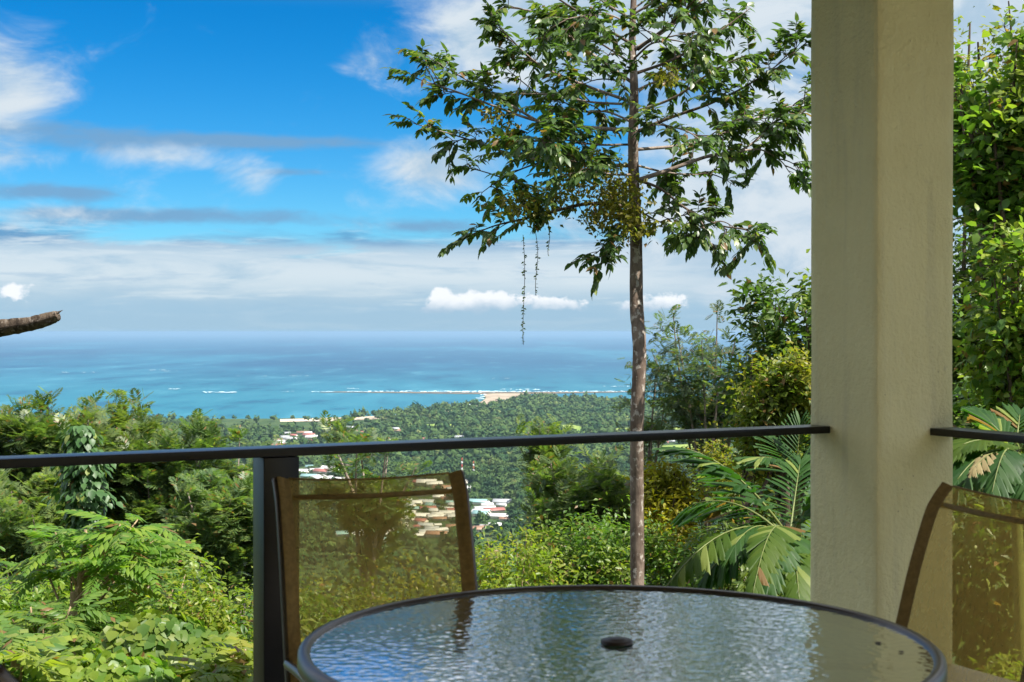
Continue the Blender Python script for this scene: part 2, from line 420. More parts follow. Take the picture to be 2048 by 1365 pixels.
M['reef'] = pos_mat('reef_rock', (.10, .08, .06), (.20, .15, .105), .02)
M['foam'] = pos_mat('foam', (.70, .80, .84), (.45, .62, .70), .02)
def forest_mat():
    m, T, out = new_mat('far_forest')
    geo = T.n('ShaderNodeNewGeometry'); pos = geo.outputs['Position']; r = geo.outputs['Random Per Island']
    c = T.mix(r, (.034, .074, .022), (.085, .135, .038))
    c = T.mix(T.ss(T.noise(T.mapping(pos, (.004, .003, 0)), 1, 4), .5, .7), c, (.105, .155, .045))
    c = T.mix(T.m('MULTIPLY', T.ss(T.noise(T.mapping(pos, (.016, .010, 0)), 1, 4), .46, .62), .75), c, (.020, .058, .026))
    c = T.mix(T.ss(T.noise(T.mapping(pos, (.03, .02, 0), (9, 4, 0)), 1, 3), .60, .68), c, (.15, .18, .06))
    p = T.n('ShaderNodeBsdfPrincipled'); T.link(c, p.inputs['Base Color']); p.inputs['Roughness'].default_value = .9
    p.inputs['Specular IOR Level'].default_value = .1
    b = T.n('ShaderNodeBump'); b.inputs['Strength'].default_value = 1; b.inputs['Distance'].default_value = 2.5
    T.link(T.noise(pos, .45, 4, .7), b.inputs['Height']); T.link(b.outputs[0], p.inputs['Normal'])
    T.link(p.outputs[0], out.inputs[0])
    return m
M['forest'] = forest_mat()

# ------------------------------------------------------------------ terrain, sea, coast
GY = [-300, -40, 0, 5, 9, 14, 25, 40, 70, 150, 400, 800, 1010, 1100]
GZ = [6, 4, -2.6, -3.0, -3.7, -5.0, -9.0, -15, -27, -58, -140, -226, -249, -252]
def gz(x, y):
    x = np.asarray(x, float); y = np.asarray(y, float)
    z = np.interp(y, GY, GZ)
    return z + .22*np.clip(x-2.5, 0, 40)*np.exp(-np.clip(y-10, 0, None)/60.)
def grid_obj(name, xs, ys, zf, mat, smooth=True):
    X, Y = np.meshgrid(xs, ys); v = np.stack([X, Y, zf(X, Y)], -1).reshape(-1, 3)
    nx, ny = len(xs), len(ys)
    i, j = np.meshgrid(np.arange(nx-1), np.arange(ny-1)); a = (j*nx+i).ravel()
    f = np.concatenate([np.stack([a, a+1, a+nx+1], 1), np.stack([a, a+nx+1, a+nx], 1)])
    return mesh_obj(name, v, f, mat, None, smooth)
rng = np.random.default_rng(11)
ysn = np.concatenate([np.linspace(-60, 60, 90), np.geomspace(64, 1100, 40)])
hill = grid_obj('hillside', np.concatenate([-np.geomspace(1200, 25, 22), np.linspace(-22, 22, 60), np.geomspace(25, 1200, 22)]), ysn,
                lambda X, Y: gz(X, Y)+.25*np.sin(X*1.3+Y*.7)*np.cos(Y*1.1-X*.4), M['soil'])
tag(hill, kind='structure')
sea = grid_obj('sea', np.linspace(-90000, 90000, 25), np.concatenate([[1200, 3000], np.geomspace(4000, 200000, 24)]),
               lambda X, Y: X*0+SEA, M['sea'])
tag(sea, kind='structure')
def poly_obj(name, pts, mat, kind='structure', z=None):
    me = bpy.data.meshes.new(name); bm = bmesh.new()
    vs = [bm.verts.new(p) for p in pts]; fc = bm.faces.new(vs)
    bmesh.ops.triangulate(bm, faces=[fc])
    if True:
        for q in bm.faces:
            q.normal_update()
            if q.normal.z < 0: q.normal_flip()
    bm.to_mesh(me); bm.free(); me.materials.append(mat)
    o = bpy.data.objects.new(name, me); COL.objects.link(o); tag(o, kind=kind)
    return o
def smooth_line(pts, n=8, jit=0.0):
    P = np.array(pts, float); t = np.arange(len(P)); tt = np.linspace(0, len(P)-1, (len(P)-1)*n+1)
    Q = np.stack([np.interp(tt, t, P[:, k]) for k in range(2)], 1)
    if jit:
        Q[1:-1, 1] += rng.normal(0, jit, len(Q)-2)
    k = np.array([.25, .5, .25]); R = Q.copy()
    for _ in range(3):
        R[1:-1] = .25*R[:-2]+.5*R[1:-1]+.25*R[2:]
    return R
LZ = SEA+2.0
coast = [(-900, 842), (200, 838), (520, 838), (640, 836), (720, 834), (800, 829), (860, 823), (900, 817), (935, 811), (958, 805), (970, 798),
         (966, 790), (985, 786.5), (1060, 786.5), (1044, 790), (1034, 795.5), (1060, 799), (1120, 800), (1250, 803), (1400, 806), (1700, 809), (2900, 814)]
cl = smooth_line(coast, 6, .25)
land_pts = [tuple(onplane(x, y, LZ)) for x, y in cl] + [(3200, 900, LZ), (-3200, 900, LZ)]
poly_obj('coastal_plain', land_pts, M['land'])
# sand of the spit and the beach strip in front of the trees
spit = smooth_line([(940, 818), (952, 809), (966, 802), (973, 796), (967, 790), (985, 787), (1058, 787), (1043, 790.5), (1032, 796), (1046, 802), (1050, 812), (1000, 818), (940, 818)], 5)
poly_obj('sand_spit', [tuple(onplane(x, y, LZ+2)) for x, y in spit], M['wet_sand'])
bch = smooth_line([(560, 839), (640, 836.4), (720, 834.4), (800, 829.5), (860, 823.5), (900, 817.5), (935, 811.6), (952, 808)], 5)
bch2 = smooth_line([(958, 814), (930, 819), (890, 825), (800, 835), (700, 842), (560, 844)], 5)
poly_obj('beach', [tuple(onplane(x, y, LZ+1)) for x, y in np.concatenate([bch, bch2])], M['sand'])
rf_a = smooth_line([(640, 784.2), (700, 783.4), (800, 784.4), (900, 785.2), (985, 784.6), (1060, 784.2), (1150, 784.6), (1255, 782.6), (1420, 782.5)], 10, .35)
rf_b = smooth_line([(1420, 783.6), (1255, 784.4), (1150, 786.8), (1060, 788.4), (985, 788.2), (900, 787.4), (800, 786.2), (700, 785.2), (640, 784.9)], 10, .35)
poly_obj('reef', [tuple(onplane(x, y, SEA+1.2)) for x, y in np.concatenate([rf_a, rf_b])], M['reef'])

fa = Acc()
def foam(x0, x1, y, thick, n, seed):
    r = np.random.default_rng(seed)
    for _ in range(n):
        x = r.uniform(x0, x1); yy = y+r.normal(0, thick*.5); w = r.uniform(1.5, 9)*r.uniform(.4, 1); h = r.uniform(.2, .75)*thick
        th = np.linspace(0, 2*math.pi, 9)[:-1]
        rr = r.uniform(.5, 1.1, 8)
        px = x+np.cos(th)*w*rr; py = yy+np.sin(th)*h*rr
        P = np.array([onplane(a, b, SEA+2.2+r.uniform(0, .8)) for a, b in zip(px, py)])
        fa.add(np.concatenate([P, P.mean(0)[None]]), [[8, j, (j+1) % 8] for j in range(8)])
foam(690, 1250, 783.0, .8, 200, 1); foam(880, 1060, 783.5, .9, 70, 2); foam(1000, 1080, 779, .8, 16, 3)
foam(405, 475, 784.5, .8, 34, 4); foam(335, 360, 778, .7, 8, 5); foam(560, 680, 783.5, .6, 18, 6); foam(690, 720, 777.5, .6, 7, 7)
foam(1150, 1330, 773, .5, 14, 8); foam(1300, 1480, 782, .7, 24, 9); foam(300, 330, 740.3, .35, 8, 10); foam(325, 362, 742.6, .3, 8, 11)
foam(120, 190, 745, .3, 5, 12); foam(470, 620, 752, .3, 7, 13); foam(980, 1020, 757, .3, 4, 14)
for i, (x, y) in enumerate([(944, 809), (954, 804), (963, 799), (968, 794), (958, 797), (950, 803), (936, 810), (966, 790), (1040, 792), (1048, 790), (1036, 796)]):
    foam(x-4, x+4, y-.8, .8, 5, 40+i)
o = fa.obj('surf_foam', M['foam']); tag(o, kind='stuff')

fields = [[(812, 852), (870, 848), (930, 849), (928, 856), (860, 859), (815, 858)],
          [(935, 846), (1010, 845), (1030, 849), (990, 853), (938, 852)],
          [(1105, 852), (1150, 849), (1178, 860), (1160, 876), (1120, 872)],
          [(1210, 858), (1330, 854), (1440, 858), (1450, 868), (1300, 870), (1215, 868)],
          [(1085, 903), (1140, 898), (1150, 912), (1090, 918)], [(1320, 892), (1450, 885), (1470, 905), (1330, 915)]]
for q in fields:
    c = smooth_line(q+[q[0]], 4, .3)[:-1]
    poly_obj('field', [tuple(onplane(x, y, LZ+3)) for x, y in c], M['field'])

# ------------------------------------------------------------------ far forest (one mass) and valley houses
def in_poly(px, py, poly):
    inside = np.zeros(len(px), bool); n = len(poly); j = n-1
    for i in range(n):
        xi, yi = poly[i]; xj, yj = poly[j]
        c = ((yi > py) != (yj > py)) & (px < (xj-xi)*(py-yi)/(yj-yi+1e-12)+xi)
        inside ^= c; j = i
    return inside
def ico(sub):
    bm = bmesh.new(); bmesh.ops.create_icosphere(bm, subdivisions=sub, radius=1)
    v = np.array([x.co[:] for x in bm.verts]); f = np.array([[x.index for x in q.verts] for q in bm.faces]); bm.free()
    return v, f
# a crown: a lumpy dome of ragged tufts
def crown_tpl(seed, sub, nt=14, qs=.5):
    r = np.random.default_rng(seed); v, f = ico(sub)
    v = v*(.74+r.uniform(-.2, .12, (len(v), 1))); v[:, 2] = np.where(v[:, 2] < 0, v[:, 2]*.5, v[:, 2]*.85)
    V, Fc = [v], [f]; n = len(v)
    for _ in range(nt):
        p = nrm(r.normal(0, 1, 3)*[1, 1, .8]+[0, 0, .25]); p[2] = max(p[2], -.2); c = p*r.uniform(.62, 1.0)*[1, 1, .9]
        nn = nrm(p+r.normal(0, .45, 3)); u = nrm(np.cross(nn, r.normal(0, 1, 3))); w = np.cross(nn, u); q = r.uniform(.5, 1.0)*qs
        V.append(np.array([c+u*q*1.15, c-u*q*.6+w*q, c-u*q*.6-w*q])); Fc.append(np.array([[n, n+1, n+2]])); n += 3
    return np.concatenate(V), np.concatenate(Fc)
houses = []   # (pixel x, pixel y, size)
rh = np.random.default_rng(5)
WHERE = []
def town(cx, cy, sx, sy, n, s0, s1, where=''):
    k = 0
    while k < n:
        x = cx+rh.uniform(-1, 1)*sx; y = cy+rh.uniform(-1, 1)*sy
        if all(abs(x-a)/F > .0042 or abs(y-b) > 3.2 for a, b, _ in houses):
            houses.append((x, y, rh.uniform(s0, s1))); WHERE.append(where)
            k += 1
        else: k += .12
town(590, 882, 38, 13, 16, 13, 24, 'in the hamlet of red roofs towards the bay'); town(630, 952, 50, 14, 16, 11, 24, 'beyond the thick railing post'); town(830, 1040, 110, 36, 96, 10, 20, 'in the middle of the valley town'); town(735, 1072, 42, 16, 18, 10, 18, 'at the near foot of the valley town')
town(985, 1040, 34, 32, 14, 12, 22, 'at the edge of town beside the chair frame'); town(900, 985, 60, 16, 12, 13, 26, 'below the radio masts'); town(760, 862, 60, 12, 8, 12, 20, 'alone in the woods towards the beach'); town(900, 885, 60, 8, 6, 12, 20, 'alone in the woods past the pastures'); town(1310, 880, 60, 10, 5, 12, 20, 'by the pastures behind the speckled trunk')
hp = np.array([onplane(x, y, LZ)[:2] for x, y, s in houses])
def forest():
    acc = Acc(); r = np.random.default_rng(21)
    tn = [crown_tpl(s, 1, 84, .26) for s in range(5)]; tf = [crown_tpl(s+9, 1, 15, .44) for s in range(6)]
    fr = smooth_line([(-600, 845), (520, 840), (600, 838.5), (640, 841), (700, 841), (760, 835), (880, 824), (950, 817.5), (1000, 816), (1040, 806), (1060, 801.5), (1250, 806), (1700, 812)], 4)
    for (y0, y1, sp, tpl, sc) in [(1020, 1650, 20, tf, 9.5), (1650, 2600, 13.5, tn, 8.0), (2600, 5600, 18.5, tf, 9.6)]:
        n = int((y1**2-y0**2)/2*.56/(sp*sp)*1.0)
        Y = np.sqrt(r.uniform(y0*y0, y1*y1, n)); U = r.uniform(-.37, .19, n)
        px = 1024+U*F; py = HOR+(CAMZ-LZ)*F/Y
        ok = py > np.interp(px, fr[:, 0], fr[:, 1])+.3
        for q in fields: ok &= ~in_poly(px, py, np.array(q))
        X = U*Y
        # open ground and roofs: keep the trees off them
        dmin = np.full(n, 1e9)
        for (hx, hy), (_, _, s) in zip(hp, houses):
            dx = X-hx; dy = Y-hy
            # the view slopes down: a tree just in front would hide the house
            dd = np.maximum(np.abs(dx)/(s*1.0), np.where(dy < 0, -dy/(s*4.2), dy/(s*1.1)))
            dmin = np.minimum(dmin, dd)
        ok &= (dmin > 1) | (r.uniform(0, 1, n) < .06)
        clear = np.sin(X*.0043+1.2)+np.sin(Y*.0031+X*.002)+r.normal(0, .5, n)
        ok &= clear > -1.15
        X, Y = X[ok], Y[ok]; n = len(X)
        s = sc*np.minimum(np.exp(r.normal(-.15, .45, n)), 1.7); h = s*r.uniform(.7, 1.25, n)
        crest = 14*np.exp(-((X-(820-1024)/F*4500)/350)**2-((Y-4500)/500)**2)+10*np.exp(-((X-(1075-1024)/F*5100)/250)**2-((Y-5100)/300)**2)
        zz = LZ+h*.55+crest+r.uniform(0, 3, n)
        k = r.integers(0, len(tpl), n); th = r.uniform(0, 6.28, n)
        for q in range(len(tpl)):
            i = np.where(k == q)[0]; v, f = tpl[q]
            c, sn = np.cos(th[i])[:, None], np.sin(th[i])[:, None]
            vx = (v[:, 0]*c-v[:, 1]*sn)*s[i][:, None]+X[i][:, None]; vy = (v[:, 0]*sn+v[:, 1]*c)*s[i][:, None]+Y[i][:, None]
            vz = v[:, 2]*h[i][:, None]+zz[i][:, None]
            V = np.stack([vx, vy, vz], -1).reshape(-1, 3)
            Fc = (f[None]+(np.arange(len(i))*len(v))[:, None, None]).reshape(-1, 3)
            acc.add(V, Fc)
    o = acc.obj('forest', M['forest']); tag(o, 'green woodland covering the coastal plain below the terrace', 'forest', kind='stuff')
forest()

roofs = [('white', (.60, .60, .58)), ('red', (.30, .11, .09)), ('teal', (.22, .38, .37)), ('rust', (.28, .16, .10)), ('grey', (.38, .40, .41))]
RM = {k: plain('roof_'+k, c, .5, noise=.15, nscale=.5) for k, c in roofs}
WM = plain('house_wall', (.62, .58, .50), .8, noise=.12, nscale=.3)
def house_meshes():
    a = Acc(); a.box((-.5, -.33, 0), (.5, .33, .26)); 
    a.add([[-.5, -.33, .26], [-.5, .33, .26], [-.5, 0, .41], [.5, -.33, .26], [.5, .33, .26], [.5, 0, .41]], [[0, 2, 1], [3, 4, 5]])
    w = raw_mesh('wall', np.concatenate(a.v), np.concatenate(a.f)); w.materials.append(WM)
    out = {}
    for k, _ in roofs:
        b = Acc()
        for s in (-1, 1):
            v = np.array([[-.54, 0, .43], [.54, 0, .43], [.54, s*.40, .235], [-.54, s*.40, .235]])
            v2 = v-[0, 0, .02]
            V = np.concatenate([v, v2])
            q = [[0, 1, 2, 3], [7, 6, 5, 4], [0, 4, 5, 1], [1, 5, 6, 2], [2, 6, 7, 3], [3, 7, 4, 0]]
            b.quads(V, q if s < 0 else [x[::-1] for x in q])
        me = raw_mesh('roof', np.concatenate(b.v), np.concatenate(b.f)); me.materials.append(RM[k]); out[k] = me
    return w, out
wall_me, roof_me = house_meshes()
rl = {'white': 'white roofed house', 'red': 'red roofed house',
      'teal': 'blue green roofed house', 'rust': 'rusty roofed house',
      'grey': 'grey roofed house'}
for i, (x, y, s) in enumerate(houses):
    p = onplane(x, y, LZ)
    k = rh.choice(['white', 'red', 'teal', 'rust', 'grey'], p=[.50, .14, .10, .12, .14] if i > 16 else [.35, .5, .0, .1, .05])
    e = empty('valley_house', (p[0], p[1], LZ+.2), rh.uniform(-.5, .5)); ex = rh.uniform(.9, 1.6); e.scale = (s*ex, s, s)
    tag(e, ('long ' if ex > 1.3 else 'small ')+rl[str(k)]+' '+WHERE[i], 'house', 'houses of the valley town')
    link_mesh('wall', wall_me, e); link_mesh('roof', roof_me[str(k)], e)

# radio masts in the valley
mm = {True: plain('mast_red', (.45, .06, .04), .6), False: plain('mast_white', (.75, .75, .75), .6)}
for (x, yb, h, lb) in [(924, 962, 38, 'tall red and white lattice radio mast above the valley town'), (947, 960, 31, 'shorter red and white lattice radio mast beside the tall one')]:
    p = onplane(x, yb, LZ); e = empty('radio_mast', tuple(p)); tag(e, lb, 'mast', 'radio masts')
    nseg = 7
    for k in range(nseg):
        a = Acc(); z0, z1 = h*k/nseg, h*(k+1)/nseg; w0, w1 = 1.5-.9*k/nseg, 1.5-.9*(k+1)/nseg
        cs = [(-1, -1), (1, -1), (1, 1), (-1, 1)]
        for (sx, sy) in cs: a.tube([[sx*w0, sy*w0, z0], [sx*w1, sy*w1, z1]], .28, 4)
        for j in range(4):
            (ax, ay), (bx, by) = cs[j], cs[(j+1) % 4]
            a.tube([[ax*w0, ay*w0, z0], [bx*w1, by*w1, z1]], .16, 3); a.tube([[ax*w1, ay*w1, z1], [bx*w1, by*w1, z1]], .16, 3)
        V = np.concatenate(a.v); me = raw_mesh('mast_section', V, np.concatenate(a.f)); me.materials.append(mm[k % 2 == 0])
        link_mesh('mast_section', me, e)

# ------------------------------------------------------------------ terrace: floor, ceiling, walls, column, railings
A0 = math.radians(27.9)
UU = np.array([math.cos(A0), math.sin(A0), 0]); VV = np.array([-math.sin(A0), math.cos(A0), 0])
C0 = np.array([1.484, 5.774, 0])
RT = np.stack([UU, VV, [0, 0, 1]], 1)       # terrace frame -> world
def tbox(name, lo, hi, mat, parent=None, bevel=0, kind=None):
    a = Acc(); a.box(lo, hi, RT, C0); o = a.obj(name, mat, parent, bevel=bevel)
    if kind: o['kind'] = kind
    return o
S = .418
tbox('terrace_floor', (-7.5, -9.0, -.30), (.43, .43, 0), M['floor'], kind='structure')
tbox('ceiling', (-7.5, -4.4, 3.32), (1.7, .9, 3.56), M['ceiling'], kind='structure')  # unseen; back edge stops short so sun bounces off the floor behind
tbox('added_eave', (-7.5, .904, 3.32), (.2, 2.1, 3.52), M['ceiling'], kind='structure')  # unseen eave, added to keep high sky light off the column's left face
tbox('added_ceiling', (-7.5, -9.0, 3.32), (-1.2, -4.404, 3.56), M['ceiling'], kind='structure')  # unseen roof piece, added to narrow the sunlit strip of floor
tbox('wall_back', (-7.5, -9.4, -3), (1.0, -9.004, 3.2), M['plaster'], kind='structure')
tbox('added_wall', (-7.9, -9.0, -3), (-7.504, .43, 3.31), M['plaster'], kind='structure')  # unseen wall, added to block light from the open left end
tbox('terrace_base', (-7.4, -8.9, -5), (.40, .40, -.304), M['plaster'], kind='structure')
def column():
    bm = bmesh.new(); n = 26
    # slightly uneven plaster: subdivided shaft
    me = bpy.data.meshes.new('plaster_column')
    zs = np.linspace(.003, 3.317, 60); v = []; f = []
    k = 10; r = np.random.default_rng(3)
    ts = [0, .012, .1, .2, .3, .4, .5, .6, .7, .8, .9, .988]
    per = [(t, 0) for t in ts]+[(1, t) for t in ts]+[(1-t, 1) for t in ts]+[(0, 1-t) for t in ts]
    per = np.array(per)*S; m = len(per)
    cen = np.array([S/2, S/2])
    for i, z in enumerate(zs):
        w = 1+.004*math.sin(z*3.1)+.003*math.sin(z*7.7+1)
        for j in range(m):
            q = cen+(per[j]-cen)*w
            # rounded arrises
            for (cx, cy) in ((0, 0), (S, 0), (S, S), (0, S)):
                if abs(per[j][0]-cx) < 1e-6 and abs(per[j][1]-cy) < 1e-6: q = q+(cen-q)*.012
            v.append([q[0], q[1], z])
    v = np.array(v) @ RT.T + C0; Q = []
    for i in range(len(zs)-1):
        for j in range(m):
            l = (j+1) % m; Q.append([i*m+j, i*m+l, (i+1)*m+l, (i+1)*m+j])
    a = Acc(); a.quads(v, Q); bm.free()
    o = a.obj('plaster_column', M['plaster'])
    tag(o, 'square cream plastered column where the two black railings meet', 'column')
column()

R0 = .282           # inner edge of the rails, measured along the column face
def railing(name, label, lo, hi, posts, along):
    e = empty(name, tuple(C0)); tag(e, label, 'railing', 'terrace railings')
    bpy.context.view_layer.update()
    w = .128
    def b(nm, a0, a1, c0, c1, z0, z1):
        if along == 'u': return tbox(nm, (a0, c0, z0), (a1, c1, z1), M['rail'], e, .003)
        return tbox(nm, (c0, a0, z0), (c1, a1, z1), M['rail'], e, .003)
    b('top_rail', lo, hi, R0, R0+w, .970, 1.0)
    for p in posts: b('post', p-w/2, p+w/2, R0+.003, R0+w-.003, .003, .968)
    return e
# post position: seen at photo x 527..600 (inner face)
def u_at(xpix, c):
    # where the inner edge line (offset c) crosses the vertical plane of that photo column
    k = (xpix-1024)/F; p = C0+VV*c
    return (k*p[1]-p[0])/(UU[0]-k*UU[1])
up = .5*(u_at(527, R0)+u_at(600, R0))
railing('front_railing', 'black steel railing with a wide flat top and one thick post, along the sea side', -7.4, -.004, [up, up-2.6], 'u')
railing('side_railing', 'black steel railing running off from the column towards the palm fronds', -6.1, -.004, [-2.6], 'v')
# small mortar collars where the rails enter the column are part of the plaster

# ------------------------------------------------------------------ table
def lathe(prof, n=96):
    th = np.linspace(0, 2*math.pi, n, endpoint=False); v = []; q = []; m = len(prof)
    for t in th:
        for (r, z) in prof: v.append([r*math.cos(t), r*math.sin(t), z])
    for i in range(n):
        k = (i+1) % n
        for j in range(m-1): q.append([i*m+j, k*m+j, k*m+j+1, i*m+j+1])
    return np.array(v), np.array(q)
TC = np.array([.2266, 3.068]); TR = .682; TZ = .73
def table():
    e = empty('patio_table', (TC[0], TC[1], 0)); tag(e, 'round patio table with a rippled glass top and dark metal rim', 'table')
    a = Acc(); n = 128; th = np.linspace(0, 2*math.pi, n, endpoint=False)
    ring = np.stack([np.cos(th), np.sin(th), th*0], 1)*(TR-.014)
    top = np.concatenate([ring+[0, 0, TZ-.004], [[0, 0, TZ-.004]]]); a.add(top, [[n, i, (i+1) % n] for i in range(n)])
    g = a.obj('glass_top', M['glass']); g.parent = e
    a = Acc(); v, q = lathe([(TR-.026, TZ-.003), (TR-.022, TZ+.002), (TR-.008, TZ+.004), (TR, TZ-.003), (TR+.001, TZ-.028), (TR-.004, TZ-.036), (TR-.022, TZ-.036), (TR-.026, TZ-.012), (TR-.026, TZ-.003)], 128)
    a.quads(v, q); r = a.obj('rim', M['rim'], smooth=True); r.parent = e
    a = Acc(); v, q = lathe([(.0001, TZ+.0075), (.016, TZ+.0075), (.019, TZ+.0055), (.030, TZ+.0055), (.034, TZ+.004), (.035, TZ-.002)], 40)
    a.quads(v, q); p = a.obj('umbrella_hole_plug', M['plug'], smooth=True); p.parent = e
    for k in range(4):
        t = k*math.pi/2+.6; c, s = math.cos(t), math.sin(t); a = Acc()
        a.tube([[c*.60, s*.60, TZ-.03], [c*.57, s*.57, .60], [c*.42, s*.42, .35], [c*.50, s*.50, .12], [c*.58, s*.58, .012]], .016, 10)
        l = a.obj('leg', M['frame'], smooth=True); l.parent = e
    a = Acc(); v, q = lathe([(.43, .345), (.44, .352), (.45, .345), (.44, .338), (.43, .345)], 48); a.quads(v, q)
    l = a.obj('brace_ring', M['frame'], smooth=True); l.parent = e
    # a few bits of leaf litter on the glass
    return e
table()
rl_ = np.random.default_rng(9)
for (x, y) in [(1757, 1284), (1803, 1303)]:
    Y = (CAMZ-TZ)*F/(y-HOR); a = Acc()
    th = np.linspace(0, 6.283, 8)[:-1]; rr = rl_.uniform(.6, 1.2, 7)
    P = np.stack([np.cos(th)*.0065*rr, np.sin(th)*.009*rr, rl_.uniform(0, .002, 7)], 1)
    a.add(np.concatenate([P, [[0, 0, .0035]]]), [[7, j, (j+1) % 7] for j in range(7)])
    o = a.obj('dry_leaf_crumb', M['plug']); o.location = ((x-1024)/F*Y, Y, TZ-.0035)
    tag(o, 'tiny dark crumb of dry leaf lying on the glass table', 'crumb', 'crumbs on the table')

# ------------------------------------------------------------------ sling chairs
def bez(p0, p1, p2, n):
    t = np.linspace(0, 1, n)[:, None]; p0, p1, p2 = map(np.asarray, (p0, p1, p2))
    return (1-t)**2*p0+2*t*(1-t)*p1+t*t*p2
def catmull(P, n=6):
    P = np.asarray(P, float); Q = np.concatenate([[2*P[0]-P[1]], P, [2*P[-1]-P[-2]]]); out = []
    for i in range(1, len(Q)-2):
        for t in np.linspace(0, 1, n, endpoint=False):
            a, b, c, d = Q[i-1], Q[i], Q[i+1], Q[i+2]
            out.append(.5*((2*b)+(-a+c)*t+(2*a-5*b+4*c-d)*t*t+(-a+3*b-3*c+d)*t**3))
    return np.array(out+[P[-1]])
def chair(label, loc, rz):
    """local frame: +y is the way the sitter faces, origin on the floor below the back"""
    e = empty('sling_chair', (loc[0], loc[1], 0), rz); tag(e, label, 'chair', 'sling chairs round the table')
    W = .27
    prof = [(.56, .405), (.50, .432), (.34, .415), (.20, .400), (.155, .43), (.115, .55), (.062, .75), (.012, .90), (-.012, .945), (-.045, .985)]
    pc = catmull(prof, 6)
    for s in (-1, 1):
        a = Acc(); a.tube(np.stack([np.full(len(pc), s*W), pc[:, 0], pc[:, 1]], 1), .0135, 10)
        o = a.obj('side_frame', M['frame'], smooth=True); o.parent = e
        a = Acc()
        arm = catmull([[s*W, .128, .505], [s*(W+.008), .17, .51], [s*(W+.012), .35, .525], [s*(W+.012), .50, .52], [s*(W+.012), .56, .49], [s*(W+.015), .575, .34], [s*(W+.02), .60, .012]], 6)
        a.tube(arm, .013, 10); o = a.obj('arm', M['frame'], smooth=True); o.parent = e
        a = Acc(); a.tube(catmull([[s*W, .22, .395], [s*(W+.005), .10, .25], [s*(W+.01), -.06, .012]], 6), .013, 10)
        o = a.obj('leg', M['frame'], smooth=True); o.parent = e
        # doubled cloth sleeve round the side tube
        a = Acc(); v = []; m = len(pc)
        nn = nrm(np.stack([-np.gradient(pc[:, 1]), np.gradient(pc[:, 0])], 1))
        for i in range(m):
            for (dx, off) in ((-.036, .002), (-.026, .004), (-.015, .010), (-.006, .0145), (.001, .0155)):
                y, z = pc[i]+nn[i]*(-off); v.append([s*(W+dx), y, z])
        Q = []
        for i in range(m-1):
            for j in range(4): Q.append([i*5+j, i*5+j+1, (i+1)*5+j+1, (i+1)*5+j])
        a.quads(v, Q); o = a.obj('cloth_sleeve', M['sleeve'], smooth=True); o.parent = e
        a = Acc(); a.tube([[s*W, pc[-1][0]+.001, pc[-1][1]-.004], [s*W, pc[-1][0]-.001, pc[-1][1]+.001]], .0142, 10); o = a.obj('end_cap', M['plug'], smooth=True); o.parent = e
    # sling cloth, sagging a little between the tubes
    a = Acc(); nx = 13; v = []; m = len(pc)
    for i in range(m):
        for j in range(nx):
            t = -1+2*j/(nx-1); sag = .016*(1-t*t); y, z = pc[i]-nn[i]*(.002-sag*(0 if i > m-4 else 1)); v.append([t*(W-.034), y-(.008*(1-t*t) if i > m-10 else 0), z-(.010*(1-t*t)*max(0, i-m+5)/4)])
    Q = [[i*nx+j, i*nx+j+1, (i+1)*nx+j+1, (i+1)*nx+j] for i in range(m-1) for j in range(nx-1)]
    a.quads(v, Q); o = a.obj('sling', M['sling'], smooth=True); o.parent = e
    # top hem and the spreader bar that shows through the cloth
    V = np.array(v).reshape(m, nx, 3)
    a = Acc(); a.tube(V[m-1]+[0, 0, .000], .0032, 6); o = a.obj('top_hem', M['sleeve'], smooth=True); o.parent = e
    a = Acc(); a.tube([[-W, -.012, .937], [0, -.020, .931], [W, -.012, .937]], .0075, 8); o = a.obj('spreader_bar', M['sleeve'], smooth=True); o.parent = e
    a = Acc(); a.tube([[-W, .30, .385], [W, .30, .385]], .010, 8); o = a.obj('seat_bar', M['frame'], smooth=True); o.parent = e
    return e
def place_chair(label, cx, cy, fx, fy):
    f = np.array([fx, fy])/math.hypot(fx, fy); rz = math.atan2(-f[0], f[1])
    chair(label, (cx+f[0]*.045, cy+f[1]*.045), rz)
place_chair('brown mesh sling chair with its back to the front railing, before the thick post', -.408, 4.085, .345, -.94)
place_chair('brown mesh sling chair with its back to the side railing, beside the cream column', 1.257, 3.583, -.95, -.31)
place_chair('brown mesh sling chair with only the corner of its back showing, far from the column', -.795, 1.945, .80, .60)

# ------------------------------------------------------------------ leaf shapes (length along +y, face up +z)
def tpl_leaf(w=.22, fold=.10, bend=.18):
    """pointed leaf, folded along the midrib, tip bent down"""
    ys = [0, .28, .62, 1.0]; ws = [0, w, w*.85, 0]
    v = [[0, 0, 0]]
    for k in (1, 2):
        z = -bend*ys[k]**2
        v += [[-ws[k], ys[k], z+fold*ws[k]/w*.6], [0, ys[k], z], [ws[k], ys[k], z+fold*ws[k]/w*.6]]
    v.append([0, 1, -bend])
    f = [[0, 2, 1], [0, 3, 2], [1, 2, 5], [1, 5, 4], [2, 3, 6], [2, 6, 5], [4, 5, 7], [5, 6, 7]]
    return np.array(v, float), np.array(f)
def tpl_simple(w=.26, fold=.08, bend=.12):
    v = [[0, 0, 0], [-w, .45, fold], [0, .45, -bend*.2], [w, .45, fold], [0, 1, -bend]]
    return np.array(v, float), np.array([[0, 2, 1], [0, 3, 2], [1, 2, 4], [2, 3, 4]])
